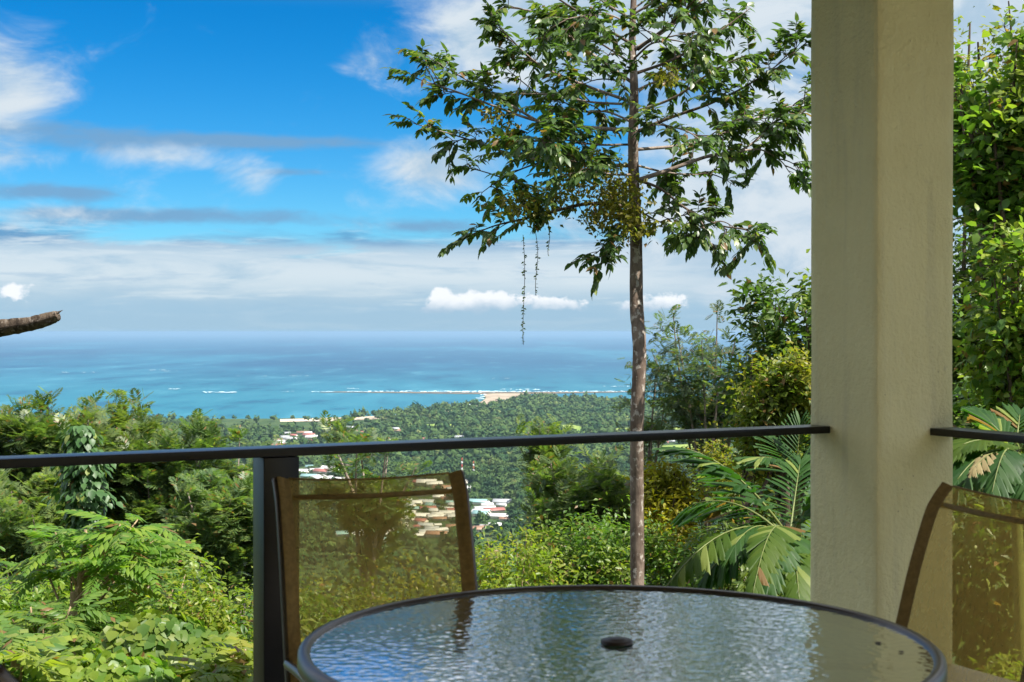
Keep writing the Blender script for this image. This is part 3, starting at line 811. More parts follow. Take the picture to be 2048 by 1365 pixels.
def tpl_spray(pairs=9, w=.055, seed=0, droop=.12):
    """feathery twice-divided leaf: fine pinnae along an arching stalk"""
    r = np.random.default_rng(seed); v = []; f = []
    v += [[-.006, 0, 0], [.006, 0, 0], [0, 1, -droop]]; f.append([0, 1, 2])
    for i in range(pairs):
        t = .12+.86*i/(pairs-1); L = .48*math.sin(math.pi*min(1, .22+.72*t))+.06
        for s in (-1, 1):
            a = math.radians(62-22*t+r.uniform(-7, 7)); dx, dy = s*math.sin(a), math.cos(a)
            b = np.array([0, t, -droop*t*t]); tip = b+np.array([dx*L, dy*L, -.10*L+r.uniform(-.03, .03)]); mid = b+(tip-b)*.45
            n = np.array([-dy*s, dx*s, 0])*w; k = len(v)
            v += [list(b), list(mid+n), list(tip), list(mid-n)]; f += [[k, k+1, k+2], [k, k+2, k+3]]
    return np.array(v, float), np.array(f)
def tpl_pinnate(pairs=9, lw=.055, ll=.30, seed=0, droop=.35):
    """once-divided leaf: pointed leaflets in two rows on a drooping stalk"""
    r = np.random.default_rng(seed); v = []; f = []
    n = 6; ts = np.linspace(0, 1, n)
    for t in ts: v += [[-.008*(1-t*.7), t, -droop*t*t], [.008*(1-t*.7), t, -droop*t*t]]
    for i in range(n-1): f += [[2*i, 2*i+1, 2*i+3], [2*i, 2*i+3, 2*i+2]]
    for i in range(pairs):
        t = .16+.82*i/(pairs-1); L = ll*math.sin(math.pi*min(1, .3+.6*t))
        for s in (-1, 1):
            a = math.radians(66-26*t+r.uniform(-6, 6)); d = np.array([s*math.sin(a), math.cos(a), -.30+r.uniform(-.15, .1)]); d /= np.linalg.norm(d)
            b = np.array([0, t, -droop*t*t]); sd = nrm(np.cross(d, [0, 0, 1]))*lw; k = len(v)
            m = b+d*L*.45
            v += [list(b), list(m+sd+[0, 0, -.012]), list(m+[0, 0, .012]), list(m-sd+[0, 0, -.012]), list(b+d*L+[0, 0, -.04])]
            f += [[k, k+1, k+2], [k, k+2, k+3], [k+1, k+4, k+2], [k+2, k+4, k+3]]
    return np.array(v, float), np.array(f)
def scatter(acc, tpl, P, D, U, Sc):
    v, f = tpl; N = len(P)
    y = nrm(D); x = np.cross(y, U); bad = np.linalg.norm(x, axis=1) < 1e-4; x[bad] = [1, 0, 0]; x = nrm(x); z = np.cross(x, y)
    R = np.stack([x, y, z], 2)                                   # columns
    Sc = np.asarray(Sc, float)
    if Sc.ndim == 1: Sc = np.stack([Sc, Sc, Sc], 1)
    V = np.einsum('nij,nkj->nki', R, v[None]*Sc[:, None, :])+P[:, None, :]
    acc.add(V.reshape(-1, 3), (f[None]+(np.arange(N)*len(v))[:, None, None]).reshape(-1, 3))

LEAF = tpl_leaf(.24, .07, .18); LEAFN = tpl_leaf(.17, .08, .25); BROAD = tpl_leaf(.34, .10, .20); SMALL = tpl_simple(); HEART = tpl_leaf(.42, .08, .16)
SPRAYS = [tpl_spray(7, .062, s) for s in range(3)]; SPRAYF = [tpl_spray(7, .07, s+5, .05) for s in range(2)]
PINN = [tpl_pinnate(9, .055, .32, s) for s in range(3)]; PINNW = [tpl_pinnate(7, .085, .38, s+4, .28) for s in range(2)]

# ------------------------------------------------------------------ trees and bushes
def branching(r, base, forkz, cen, rad, n1, n2, n3, r0, lean=.0, stems=1, hollow=.45, flat=.0):
    """skeleton: trunk(s), limbs, branches, twigs -> list of (points, radii), tips (pos, dir)"""
    br = []; tips = []
    cen = np.asarray(cen, float); rad = np.asarray(rad, float); base = np.asarray(base, float)
    forks = []
    for s in range(stems):
        b = base+(np.array([r.normal(0, .25), r.normal(0, .25), 0]) if stems > 1 else 0)
        fk = np.array([cen[0]*.6+b[0]*.4, cen[1]*.6+b[1]*.4, forkz])+r.normal(0, .12, 3)*min(1, rad[0]*.3)*[1, 1, .3]
        pts = catmull([b, b+(fk-b)*.35+r.normal(0, .10, 3)*[1, 1, 0], b+(fk-b)*.7+r.normal(0, .12, 3)*[1, 1, 0], fk], 4)
        br.append((pts, np.linspace(r0*1.25, r0*.8, len(pts)))); forks.append((fk, pts))
    for i in range(n1):
        fk, tp = forks[i % stems]
        st = tp[-1-r.integers(0, 4)]
        th = 2*math.pi*(i+r.uniform(-.3, .3))/n1; ph = math.asin(r.uniform(-.35, .98)); q = r.uniform(.72, 1.0)
        tgt = cen+rad*np.array([math.cos(th)*math.cos(ph), math.sin(th)*math.cos(ph), math.sin(ph)])*q
        mid = st*.5+tgt*.5+np.array([0, 0, -.12*np.linalg.norm(tgt-st)])+r.normal(0, .05, 3)*np.linalg.norm(tgt-st)
        pts = bez(st, mid, tgt, 9); L1 = np.linalg.norm(tgt-st)
        ra = np.linspace(r0*.55, r0*.10, 9); br.append((pts, ra)); tips.append((tgt, nrm(pts[-1]-pts[-2])))
        for j in range(n2):
            t = r.uniform(.30, .97); k = int(t*8); p = pts[k]
            out = nrm((p-cen)/rad)*.6+nrm(r.normal(0, 1, 3))*.9+[0, 0, .25-flat*.2]
            L = rad.mean()*r.uniform(.28, .55); tg = p+nrm(out)*L*np.array([1, 1, 1-flat])
            # stay near the crown's outline
            d = (tg-cen)/rad; dn = np.linalg.norm(d)
            if dn > 1.08: tg = cen+rad*d/dn*1.08
            sp = bez(p, (p+tg)/2+r.normal(0, .08, 3)*L, tg, 5); br.append((sp, np.linspace(max(ra[k]*.55, r0*.06), r0*.04, 5)))
            tips.append((tg, nrm(sp[-1]-sp[-2])))
            for q in range(n3):
                t2 = r.uniform(.25, 1); p2 = sp[int(t2*4)]
                o2 = nrm(nrm(tg-p)*.6+nrm(r.normal(0, 1, 3))*.8+[0, 0, .1]); L2 = L*r.uniform(.25, .55)
                t3 = p2+o2*L2*np.array([1, 1, 1-flat]); br.append((np.array([p2, (p2+t3)/2+r.normal(0, .03, 3)*L2, t3]), np.array([.05, .035, .02])*r0*.8))
                tips.append((t3, o2))
    return br, tips

LEAF_N, LEAF_S = 1.8, .72
def put_leaves(acc, r, tips, tpls, per, size, spread, along=.5, rand=.8, droop=-.1, upn=.5, size_j=.35):
    P0 = np.array([t[0] for t in tips]); D0 = np.array([t[1] for t in tips])
    per = int(round(per*LEAF_N)); size = size*LEAF_S
    P = np.repeat(P0, per, 0); D = np.repeat(D0, per, 0); N = len(P)
    P = P+r.normal(0, 1, (N, 3))*np.asarray(spread)-D*r.uniform(0, 1, (N, 1))*np.mean(spread)*1.5
    dr = nrm(r.normal(0, 1, (N, 3)))*rand; dr[:, 2] *= .5
    D = nrm(D*along+dr+[0, 0, droop])
    U = nrm(np.array([0, 0, 1.])+r.normal(0, upn, (N, 3)))
    S_ = size*(1+r.uniform(-size_j, size_j, N)); k = r.integers(0, len(tpls), N)
    for i, t in enumerate(tpls):
        m = k == i
        if m.any(): scatter(acc, t, P[m], D[m], U[m], S_[m])

def tree(name, label, cat, base, forkz, cen, rad, leaf, lmat, bmat, n1=7, n2=6, n3=4, r0=.12, per=8, size=.4, spread=.12, seed=0, group=None,
         stems=1, flat=.0, along=.5, rand=.8, droop=-.1, upn=.5, crown='crown', extra=None):
    r = np.random.default_rng(seed)
    e = empty(name, tuple(base)); tag(e, label, cat, group)
    bpy.context.view_layer.update()
    br, tips = branching(r, base, forkz, cen, rad, n1, n2, n3, r0, stems=stems, flat=flat)
    a = Acc()
    for i, (p, ra) in enumerate(br): a.tube(p, ra, 7 if i < stems+n1 else 4, cap=i < stems)
    a.obj('trunk', bmat, e, smooth=True)
    a = Acc(); put_leaves(a, r, tips, leaf, per, size, spread, along, rand, droop, upn)
    o = a.obj(crown, lmat, e); o['kind'] = 'stuff'
    return e, tips

def at(x, y, Y): return pix(x, y, Y)
def ground(p, dz=0.0): return np.array([p[0], p[1], float(gz(p[0], p[1]))-.15+dz])
def R_(px, Y): return px/F*Y

# ---- the tall tree in front of the terrace
def tall_tree():
    Y0 = 18.0; r = np.random.default_rng(77)
    tr = [(1275, 1300), (1275, 1170), (1274, 1000), (1274, 850), (1279, 705), (1273, 610), (1272, 480), (1268, 380), (1266, 280), (1268, 180), (1264, 80), (1268, -40), (1266, -170)]
    rr = [15, 14.5, 14, 13.5, 13.5, 14, 12.5, 11.5, 10, 8.5, 7, 5.5, 3]
    P = np.array([at(x, y, Y0+.15*math.sin(i*1.3)) for i, (x, y) in enumerate(tr)])
    base = ground(P[0]); base[2] -= .1
    P = np.concatenate([[base], P]); rad = R_(np.array([23]+rr), Y0)
    e = empty('tall_tree', tuple(base)); tag(e, 'tall slender tree with a speckled straight trunk and drooping dark leaf clusters', 'tree')
    bpy.context.view_layer.update()
    a = Acc(); Pc = catmull(P, 7); rc = np.interp(np.linspace(0, len(P)-1, len(Pc)), np.arange(len(P)), rad)*(1+r.normal(0, .025, len(Pc)))
    a.tube(Pc, rc, 14); a.obj('trunk', M['bark'], e, smooth=True)
    # limbs traced in direction, given their own depth: (start row on trunk, waypoints, depth drift in metres, radius px)
    limbs = [
        ([(1266, 415), (1180, 408), (1105, 424), (1050, 438), (990, 452), (930, 476)], -.7, 6),
        ([(1274, 362), (1345, 338), (1420, 312), (1478, 303), (1540, 262), (1612, 222)], .5, 7),
        ([(1476, 304), (1520, 300), (1560, 322), (1578, 345)], .8, 3.2),
        ([(1272, 360), (1320, 378), (1372, 418), (1435, 450), (1490, 460), (1525, 478)], -1.1, 4.5),
        ([(1372, 418), (1400, 440), (1412, 470), (1425, 492)], -.6, 2.6),
        ([(1262, 332), (1172, 331), (1090, 322), (1010, 305), (925, 276), (835, 250)], .6, 6),
        ([(1090, 322), (1040, 340), (1000, 360), (965, 385)], 1.1, 3),
        ([(1264, 262), (1165, 255), (1075, 243), (990, 214), (915, 185), (838, 160)], -.5, 6),
        ([(1075, 243), (1010, 205), (940, 165), (865, 120)], .2, 4),
        ([(1270, 266), (1335, 238), (1420, 208), (1500, 168), (1592, 104)], -.6, 6),
        ([(1272, 300), (1370, 290), (1460, 262), (1540, 225), (1618, 205)], 1.2, 5),
        ([(1270, 100), (1330, 62), (1400, 5), (1450, -50)], .4, 6), ([(1275, 100), (1345, 45), (1410, -20)], -.9, 5.5),
        ([(1262, 165), (1160, 92), (1080, 30), (1000, 15)], .4, 5), ([(1262, 205), (1160, 168), (1075, 128), (1005, 62)], -.7, 5),
        ([(1266, 150), (1350, 118), (1440, 62), (1500, 18)], .5, 5), ([(1266, 210), (1180, 205), (1100, 190), (1010, 190)], 1.3, 4),
        ([(1268, 225), (1350, 195), (1430, 140), (1490, 112)], -1.3, 4.5),
        ([(1264, 90), (1180, 40), (1110, -5), (1060, -40)], -.8, 4.5), ([(1264, 40), (1200, 0), (1150, -60)], .8, 4), ([(1266, 30), (1330, -10), (1390, -70)], -.5, 4),
        ([(1264, 440), (1236, 462), (1208, 492), (1192, 508)], -.3, 2.5), ([(1274, 420), (1310, 440), (1340, 455), (1345, 470)], .7, 2.5),
        ([(1268, 330), (1330, 345), (1390, 350), (1420, 345)], 1.5, 3.5), ([(1264, 290), (1190, 290), (1120, 280), (1060, 285)], -1.8, 3.5),
        ([(1264, 245), (1215, 225), (1170, 225), (1110, 215)], 2.0, 3.5), ([(1268, 245), (1320, 250), (1370, 262), (1400, 280)], -2.1, 3.5),
        ([(1266, 190), (1240, 170), (1200, 140), (1150, 120)], -2.0, 3.5), ([(1266, 185), (1310, 165), (1350, 160), (1390, 165)], 1.9, 3.5),
        ([(1264, 130), (1220, 100), (1180, 80), (1120, 75)], 1.7, 3.5), ([(1266, 120), (1300, 90), (1330, 80), (1360, 40)], -1.9, 3.5),
        ([(1266, 350), (1230, 350), (1190, 345), (1150, 350)], -1.8, 3.5), ([(1266, 60), (1230, 35), (1190, 30), (1130, 40)], -1.4, 3), ([(1266, 20), (1300, -10), (1310, -60)], 1.2, 3),
    ]
    crown = Acc(); tw = Acc(); vine_sites = []
    for li, (pp, dd, rp) in enumerate(limbs):
        n = len(pp); pts = np.array([at(x, y, Y0+dd*(i/(n-1))**1.2+(dd*.4 if pp[0][0] < 1200 or pp[0][0] > 1330 else 0)) for i, (x, y) in enumerate(pp)])
        c = catmull(pts, 7); rad = np.linspace(R_(rp*.72, Y0), R_(.9, Y0), len(c))
        a = Acc(); a.tube(c, rad, 7); a.obj('limb', M['bark_grey'] if li % 3 else M['bark_dark'], e, smooth=True)
        L = np.concatenate([[0], np.cumsum(np.linalg.norm(np.diff(c, axis=0), axis=1))]); T_ = nrm(np.gradient(c, axis=0))
        def leafy_twig(p, d, ln):
            end = p+d*ln+np.array([0, 0, -.12*ln]); mid = p+d*ln*.5+np.array([0, 0, .08*ln])
            b = bez(p, mid, end, 6); tw.tube(b, np.linspace(.006, .003, 6), 3, cap=False)
            nl = int(8+ln*19); tt = np.linspace(.25, 1.0, nl)
            pos = np.stack([np.interp(tt*5, np.arange(6), b[:, x]) for x in range(3)], 1)
            sd = nrm(np.cross(d, [0, 0, 1])); sg = np.where(np.arange(nl) % 2 == 0, 1., -1.)[:, None]
            D = d*r.uniform(.3, .8, (nl, 1))+sd*sg*r.uniform(.3, .85, (nl, 1))+np.array([0, 0, -1])*r.uniform(.0, .7, (nl, 1))
            D[-1] = d+[0, 0, -.4]
            U = nrm(np.array([0, 0, 1.])+D*[1, 1, 0]*.5+r.normal(0, .35, (nl, 3)))
            scatter(crown, LEAF, pos, D, U, r.uniform(.085, .155, nl))
        s = (.28 if L[-1] > 1.2 else .12)*L[-1]
        while s <= L[-1]+.02:
            q = min(s, L[-1]); k = int(np.clip(np.searchsorted(L, q), 0, len(c)-1)); p = c[k]; t = T_[k]
            frac = q/L[-1]; w = nrm(np.cross(t, [0, 0, 1])); side = r.choice([-1, 1])
            if q > L[-1]-.12:
                for _ in range(2): leafy_twig(p, nrm(t+w*r.uniform(-.4, .4)+[0, 0, r.uniform(-.2, .3)]), r.uniform(.25, .45))
            elif r.uniform() < .62:
                # side branch carrying a few twigs
                d = nrm(t*r.uniform(.3, .9)+w*side*r.uniform(.3, 1.0)+np.array([0, 0, r.uniform(-.35, .6)])); ln = r.uniform(.25, .9)*(1.1-.6*frac)*(.6 if li in (3, 4) else 1)
                e2 = p+d*ln+np.array([0, 0, -.05*ln]); b2 = bez(p, (p+e2)/2+np.array([0, 0, .10*ln])+r.normal(0, .04, 3), e2, 7); tw.tube(b2, np.linspace(.010, .004, 7), 4, cap=False)
                for _ in range(int(r.integers(4, 8))):
                    kk = int(r.integers(3, 7)); leafy_twig(b2[kk], nrm(d*.7+nrm(r.normal(0, 1, 3))*.75+[0, 0, -.05]), r.uniform(.15, .42))
            else:
                leafy_twig(p, nrm(t*.8+w*side*r.uniform(.4, 1.1)+np.array([0, 0, r.uniform(-.4, .5)])), r.uniform(.2, .5))
            s += r.uniform(.09, .24)
    tw.obj('twigs', M['bark_dark'], e)['kind'] = 'stuff'
    o = crown.obj('crown', M['L_tall'], e); o['kind'] = 'stuff'
    # creeper clumps in the crown
    vn = Acc()
    for (x, y, rx, ry, n, dy) in [(1050, 412, 55, 32, 480, -.5), (1165, 335, 75, 52, 640, -.2), (1235, 390, 50, 55, 700, -.3), (1120, 390, 50, 40, 300, .2), (1255, 440, 26, 45, 360, -.2),
                                  (1010, 270, 40, 30, 170, 0), (985, 225, 26, 26, 110, -.3), (1330, 150, 28, 24, 120, -.5), (1195, 430, 40, 30, 240, -.3), (1290, 455, 30, 30, 130, -.3)]:
        P = np.stack([r.normal(x, rx*.5, n), r.normal(y, ry*.5, n)], 1); dep = Y0+dy+r.normal(0, .35, n)
        W = np.array([at(a_, b_, c_) for (a_, b_), c_ in zip(P, dep)])
        D = nrm(r.normal(0, 1, (n, 3))*[1, 1, .6]+[0, 0, -.7]); U = nrm(r.normal(0, .6, (n, 3))+[0, 0, 1])
        scatter(vn, SMALL, W, D, U, r.uniform(.055, .11, n))
    o = vn.obj('creeper_foliage', M['L_vine'], e); o['kind'] = 'stuff'
    return e
tall_tree()
def hanging_vine(label, x, y0, y1, sway, seed, Y=17.4):
    r = np.random.default_rng(seed); e = empty('hanging_vine', tuple(at(x, y0, Y))); tag(e, label, 'vine', 'vines hanging from the tall tree')
    bpy.context.view_layer.update()
    n = 24; t = np.linspace(0, 1, n); P = np.array([at(x+sway*math.sin(5*a)+4*a*a*sway*.3, y0+(y1-y0)*a, Y) for a in t])
    a = Acc(); a.tube(P, .0035, 4); a.obj('vine_stem', M['bark_dark'], e)
    m = int((y1-y0)/2.6); k = r.uniform(0, 1, m)**.85; pos = np.stack([np.interp(k, t, P[:, i]) for i in range(3)], 1)
    D = nrm(r.normal(0, 1, (m, 3))*[1, 1, .4]+[0, 0, -.5]); a = Acc()
    scatter(a, SMALL, pos, D, nrm(r.normal(0, 1, (m, 3))+[0, -.5, .5]), r.uniform(.025, .062, m)*(1-.35*k)); a.obj('leaves', M['L_dark'], e)['kind'] = 'stuff'
hanging_vine('longest thin vine strand hanging far below the tall tree limb', 1046, 470, 690, 3, 1)
hanging_vine('shorter thin vine strand hanging beside the longest one', 1071, 465, 592, 4, 2)
hanging_vine('short stub of vine hanging close under the leaf clump', 1096, 455, 512, 3, 3)

# ---- dead branch poking in from a leafless tree
def dead_tree():
    Y0 = 11.0; e0 = at(-260, 760, Y0); base = ground(e0)
    e = empty('dead_tree', tuple(base)); tag(e, 'dead tree whose bare broken branch pokes out against the sea', 'dead tree'); bpy.context.view_layer.update()
    a = Acc(); a.tube(catmull([base, base*.5+e0*.5+[.1, 0, 0], e0, at(-290, 560, Y0), at(-270, 420, Y0)], 6), np.linspace(.16, .05, 25), 10); a.obj('trunk', M['deadwood'], e, smooth=True)
    r = np.random.default_rng(4); pts = catmull([at(-275, 730, Y0), at(-150, 690, Y0), at(0, 657, Y0-.1), at(60, 648, Y0-.15), at(100, 637, Y0-.18), at(116, 631, Y0-.2)], 7)
    a = Acc(); rad = np.interp(np.linspace(0, 1, len(pts)), [0, .3, .62, .8, 1], R_(np.array([22, 17, 13, 12, 9]), Y0))*(1+r.normal(0, .02, len(pts)))
    a.tube(pts, rad, 14)
    vv = a.v[0].reshape(len(pts), 14, 3); gr = r.normal(0, .15, (1, 14, 1))+r.normal(0, .03, (len(pts), 14, 1))
    a.v[0] = (pts[:, None]+(vv-pts[:, None])*(1+gr)).reshape(-1, 3)
    for (x, y, l, w) in [(114, 626, 12, 3.2), (113, 632, 7, 2.6), (111, 637, 5, 3), (108, 641, 4, 3)]:      # splintered end
        a.tube([at(x-14, y+4, Y0-.2), at(x, y+1, Y0-.2), at(x+l, y-l*.45, Y0-.2)], R_(np.array([w*1.3, w, .3]), Y0), 5)
    a.obj('broken_branch', M['deadwood'], e, smooth=False)
dead_tree()

# ---- row of feathery trees beyond the slope (left)
FG = 'feathery trees down the slope'
def feather(label, x, ytop, wpx, hpx, Y, seed, mat='L_feather', per=12, size=.50, n=(8, 6, 4), group=FG, bmat='bark_grey', fork=.15, flat=.25, r0=.13, tp=None, name='feathery_tree'):
    cen = at(x, ytop+hpx*.5, Y); rad = np.array([R_(wpx/2, Y), R_(wpx/2, Y), R_(hpx/2, Y)])
    base = ground(cen); fz = cen[2]-rad[2]*(1.0+fork)
    return tree(name, label, 'tree', base, fz, cen, rad, tp or SPRAYS, M[mat], M[bmat], n[0], n[1], n[2], r0, per, size, .14, seed, group, flat=flat, along=.55, rand=.8, droop=.10, upn=.22)
feather('feathery tree with the highest tufted top of the row, above the sea', 90, 775, 240, 250, 36, 101, n=(11, 8, 4), per=9)
feather('broad feathery tree directly behind the leafy vine pillar', 235, 790, 230, 270, 39, 102, n=(12, 8, 4), per=9)
feather('feathery tree with a narrow pointed tuft standing above its crown', 345, 800, 190, 270, 37, 103, n=(10, 8, 4), per=9)
feather('feathery tree close behind the thick railing post, reaching towards the red roofs', 470, 822, 210, 260, 40, 104, n=(11, 8, 4), per=9)
feather('lower pale feathery tree under the row, left of the post', 440, 935, 170, 150, 30, 105, 'L_feather_pale', n=(8, 6, 4), size=.42, per=8)
feather('pale feathery tree at the foot of the row beneath the highest top', 40, 930, 210, 150, 31, 106, 'L_feather_pale', n=(8, 6, 4), size=.42, per=8)
feather('thin feathery tree with bare forked limbs seen through the chair mesh', 740, 850, 260, 160, 30, 107, n=(6, 4, 3), per=6, size=.40, fork=1.0, r0=.12)
feather('small feathery tree with an arching pale limb beside the chair frame', 1088, 855, 90, 36, 28, 108, n=(5, 3, 2), per=5, size=.34, fork=2.2, r0=.08)
feather('dense dark feathery tree under the rail beside the speckled trunk', 1150, 915, 250, 140, 26, 109, 'L_feather', n=(11, 7, 4), size=.34, per=6)
feather('sparse bluish feathery tree standing against the sea beside the speckled trunk', 1405, 588, 250, 215, 24, 110, 'L_feather_far', n=(10, 6, 3), size=.26, per=4, fork=.6, r0=.07, flat=.55)
feather('wispy bluish feathery tree low behind the speckled trunk', 1300, 690, 120, 170, 25, 111, 'L_feather_far', n=(5, 4, 3), size=.22, per=3, fork=.5, r0=.05)

# ---- leafy bushes and small trees
def bush(name, label, x, ytop, wpx, hpx, Y, seed, leaf, lmat, n=(9, 6, 4), per=10, size=.1, spread=.08, bmat='bark_dark', stems=4, r0=.03, group=None, cat='bush', droop=-.25, along=.45, depth=1.0, **kw):
    cen = at(x, ytop+hpx*.5, Y); rad = np.array([R_(wpx/2, Y), R_(wpx/2, Y)*depth, R_(hpx/2, Y)])
    base = ground(cen)
    return tree(name, label, cat, base, min(cen[2]-rad[2]*.7, cen[2]-.1), cen, rad, leaf, M[lmat], M[bmat], n[0], n[1], n[2], r0, per, size, spread, seed, group, stems=stems, droop=droop, along=along, **kw)
UG = 'bushes below the terrace'
bush('leafy_bush', 'yellow green bush of small leaves close against the thick railing post', 430, 1060, 230, 300, 14, 201, [SMALL, LEAFN], 'L_lime', (12, 8, 5), 9, .10, .10, group=UG, bmat='bark_tan')
bush('leafy_bush', 'lime green bush at the far side of the pinnate sapling', 50, 1065, 260, 240, 15, 202, [LEAFN], 'L_pinnate', (11, 8, 5), 8, .13, .11, group=UG)
bush('leafy_bush', 'green bush filling the hollow behind the heart leaved creeper', 230, 1090, 280, 240, 15.5, 203, [LEAF, SMALL], 'L_green', (12, 8, 5), 9, .12, .11, group=UG)
bush('leafy_bush', 'olive green bush seen through the mesh back of the chair', 760, 1095, 330, 260, 17, 204, [SMALL], 'L_olive', (12, 9, 5), 10, .09, .12, group=UG)
bush('leafy_bush', 'yellow green small leaved bush just past the chair frame', 1035, 1055, 220, 240, 13, 205, [SMALL, LEAFN], 'L_lime', (12, 8, 5), 9, .085, .09, group=UG, bmat='bark_tan')
bush('small_tree', 'green small leaved tree with several thin stems beside the speckled trunk', 1160, 965, 220, 300, 19.6, 206, [SMALL], 'L_green', (13, 9, 5), 10, .11, .14, group=UG, cat='tree')
bush('leafy_bush', 'dense green bush between the speckled trunk and the palm', 1350, 1040, 190, 250, 19.4, 207, [SMALL], 'L_green', (12, 8, 5), 10, .11, .12, group=UG)
bush('golden_tree', 'bright golden yellow leaved tree behind the palm', 1330, 925, 150, 130, 24, 208, [SMALL], 'L_gold', (10, 8, 5), 10, .15, .12, cat='tree', stems=1, r0=.08, flat=.2)
bush('leafy_bush', 'pale leaved bush between the golden tree and the column', 1490, 850, 190, 160, 19, 209, [SMALL], 'L_olive', (10, 8, 4), 9, .10, .11, group=UG)
bush('leafy_tree', 'dense dark leaved tree with golden shoots close to the column', 1590, 520, 250, 380, 15, 210, [LEAFN, SMALL], 'L_dark', (13, 9, 5), 10, .15, .11, cat='tree', stems=1, r0=.07)
bush('leafy_tree', 'bushy tree with yellow green clumps halfway up beside the column', 1560, 690, 170, 150, 14, 211, [SMALL], 'L_olive', (10, 8, 5), 10, .10, .08, cat='tree', stems=2, r0=.05)
bush('leafy_bush', 'dark understorey bush behind the palm fronds', 1540, 1000, 300, 280, 11.5, 212, [LEAFN], 'L_dark', (11, 8, 4), 9, .14, .11, group=UG)
# beyond the column, right
bush('broadleaf_tree', 'broad leaved green tree whose branches hang over beyond the column', 2010, 40, 260, 330, 12, 213, [BROAD], 'L_green', (11, 7, 4), 7, .125, .11, cat='tree', stems=1, r0=.08)
bush('broadleaf_tree', 'light green broad leaved tree hanging down over the side railing', 2035, 420, 200, 400, 11.5, 214, [BROAD, LEAF], 'L_big', (11, 7, 4), 7, .12, .11, cat='tree', stems=1, r0=.06)
bush('leafy_tree', 'dense dark fine leaved tree filling the gap beyond the column', 1970, 270, 330, 540, 19, 215, [SMALL], 'L_dark', (15, 10, 6), 9, .13, .16, cat='tree', stems=1, r0=.14)
bush('leafy_tree', 'thin olive leaved tree high behind the broad leaved branches', 1960, -40, 320, 330, 22, 216, [SMALL], 'L_olive', (10, 7, 4), 8, .17, .18, cat='tree', stems=1, r0=.14)
bush('leafy_bush', 'low green bush under the dead palm fronds past the column', 1970, 740, 240, 260, 12.5, 217, [BROAD], 'L_green', (11, 8, 4), 9, .12, .10, group=UG)
bush('leafy_bush', 'low shaded bush at the foot of the side railing palm', 1990, 960, 260, 300, 10, 218, [LEAFN], 'L_dark', (11, 8, 4), 9, .12, .10, group=UG)
bush('leafy_bush', 'pale sprig of leaves poking up behind the mesh of the chair near the column', 2000, 1315, 90, 90, 7.2, 219, [LEAFN], 'L_lime', (5, 4, 2), 7, .07, .04, group=UG, r0=.012)
bush('leafy_bush', 'shaded green bush below the terrace edge under the front railing', 640, 1150, 300, 320, 11.5, 220, [LEAFN], 'L_green', (10, 7, 4), 9, .11, .10, group=UG)
bush('leafy_bush', 'green bush under the speckled trunk', 1200, 1090, 260, 260, 19.2, 221, [SMALL], 'L_green', (11, 7, 4), 9, .12, .13, group=UG)

# ---- pillar of glossy creeper on a young stem
def vine_pillar():
    Y0 = 18.0; r = np.random.default_rng(31); base = ground(at(172, 1090, Y0)); e = empty('creeper_pillar', tuple(base))
    tag(e, 'young stem wrapped in big glossy drooping creeper leaves, crossing the rail', 'creeper'); bpy.context.view_layer.update()
    top = at(158, 858, Y0); P = catmull([base, at(172, 1100, Y0), at(168, 1010, Y0), at(165, 930, Y0), top], 6)
    a = Acc(); a.tube(P, np.linspace(.06, .02, len(P)), 7); a.obj('stem', M['bark_tan'], e, smooth=True)
    n = 1150; yy = r.uniform(850, 1062, n); w = np.interp(yy, [850, 880, 960, 1030, 1062], [14, 34, 44, 44, 16])
    w = w*(1+.25*np.sin(yy*.09)+r.normal(0, .26, n)); th = r.uniform(0, 6.283, n); q = np.sqrt(r.uniform(.25, 1, n))
    xx = np.interp(yy, [850, 960, 1060], [158, 165, 170])+np.cos(th)*w*q; dep = Y0+np.sin(th)*R_(w, Y0)*q
    W = np.array([at(x_, y_, d_) for x_, y_, d_ in zip(xx, yy, dep)])
    D = np.stack([np.cos(th)*.7, np.sin(th)*.7, -r.uniform(.3, 1.1, n)], 1); U = np.stack([np.cos(th)*.6, np.sin(th)*.6, np.ones(n)], 1)+r.normal(0, .2, (n, 3))
    a = Acc(); scatter(a, BROAD, W, D, U, r.uniform(.075, .145, n)); a.obj('leaves', M['L_glossy'], e)['kind'] = 'stuff'
vine_pillar()

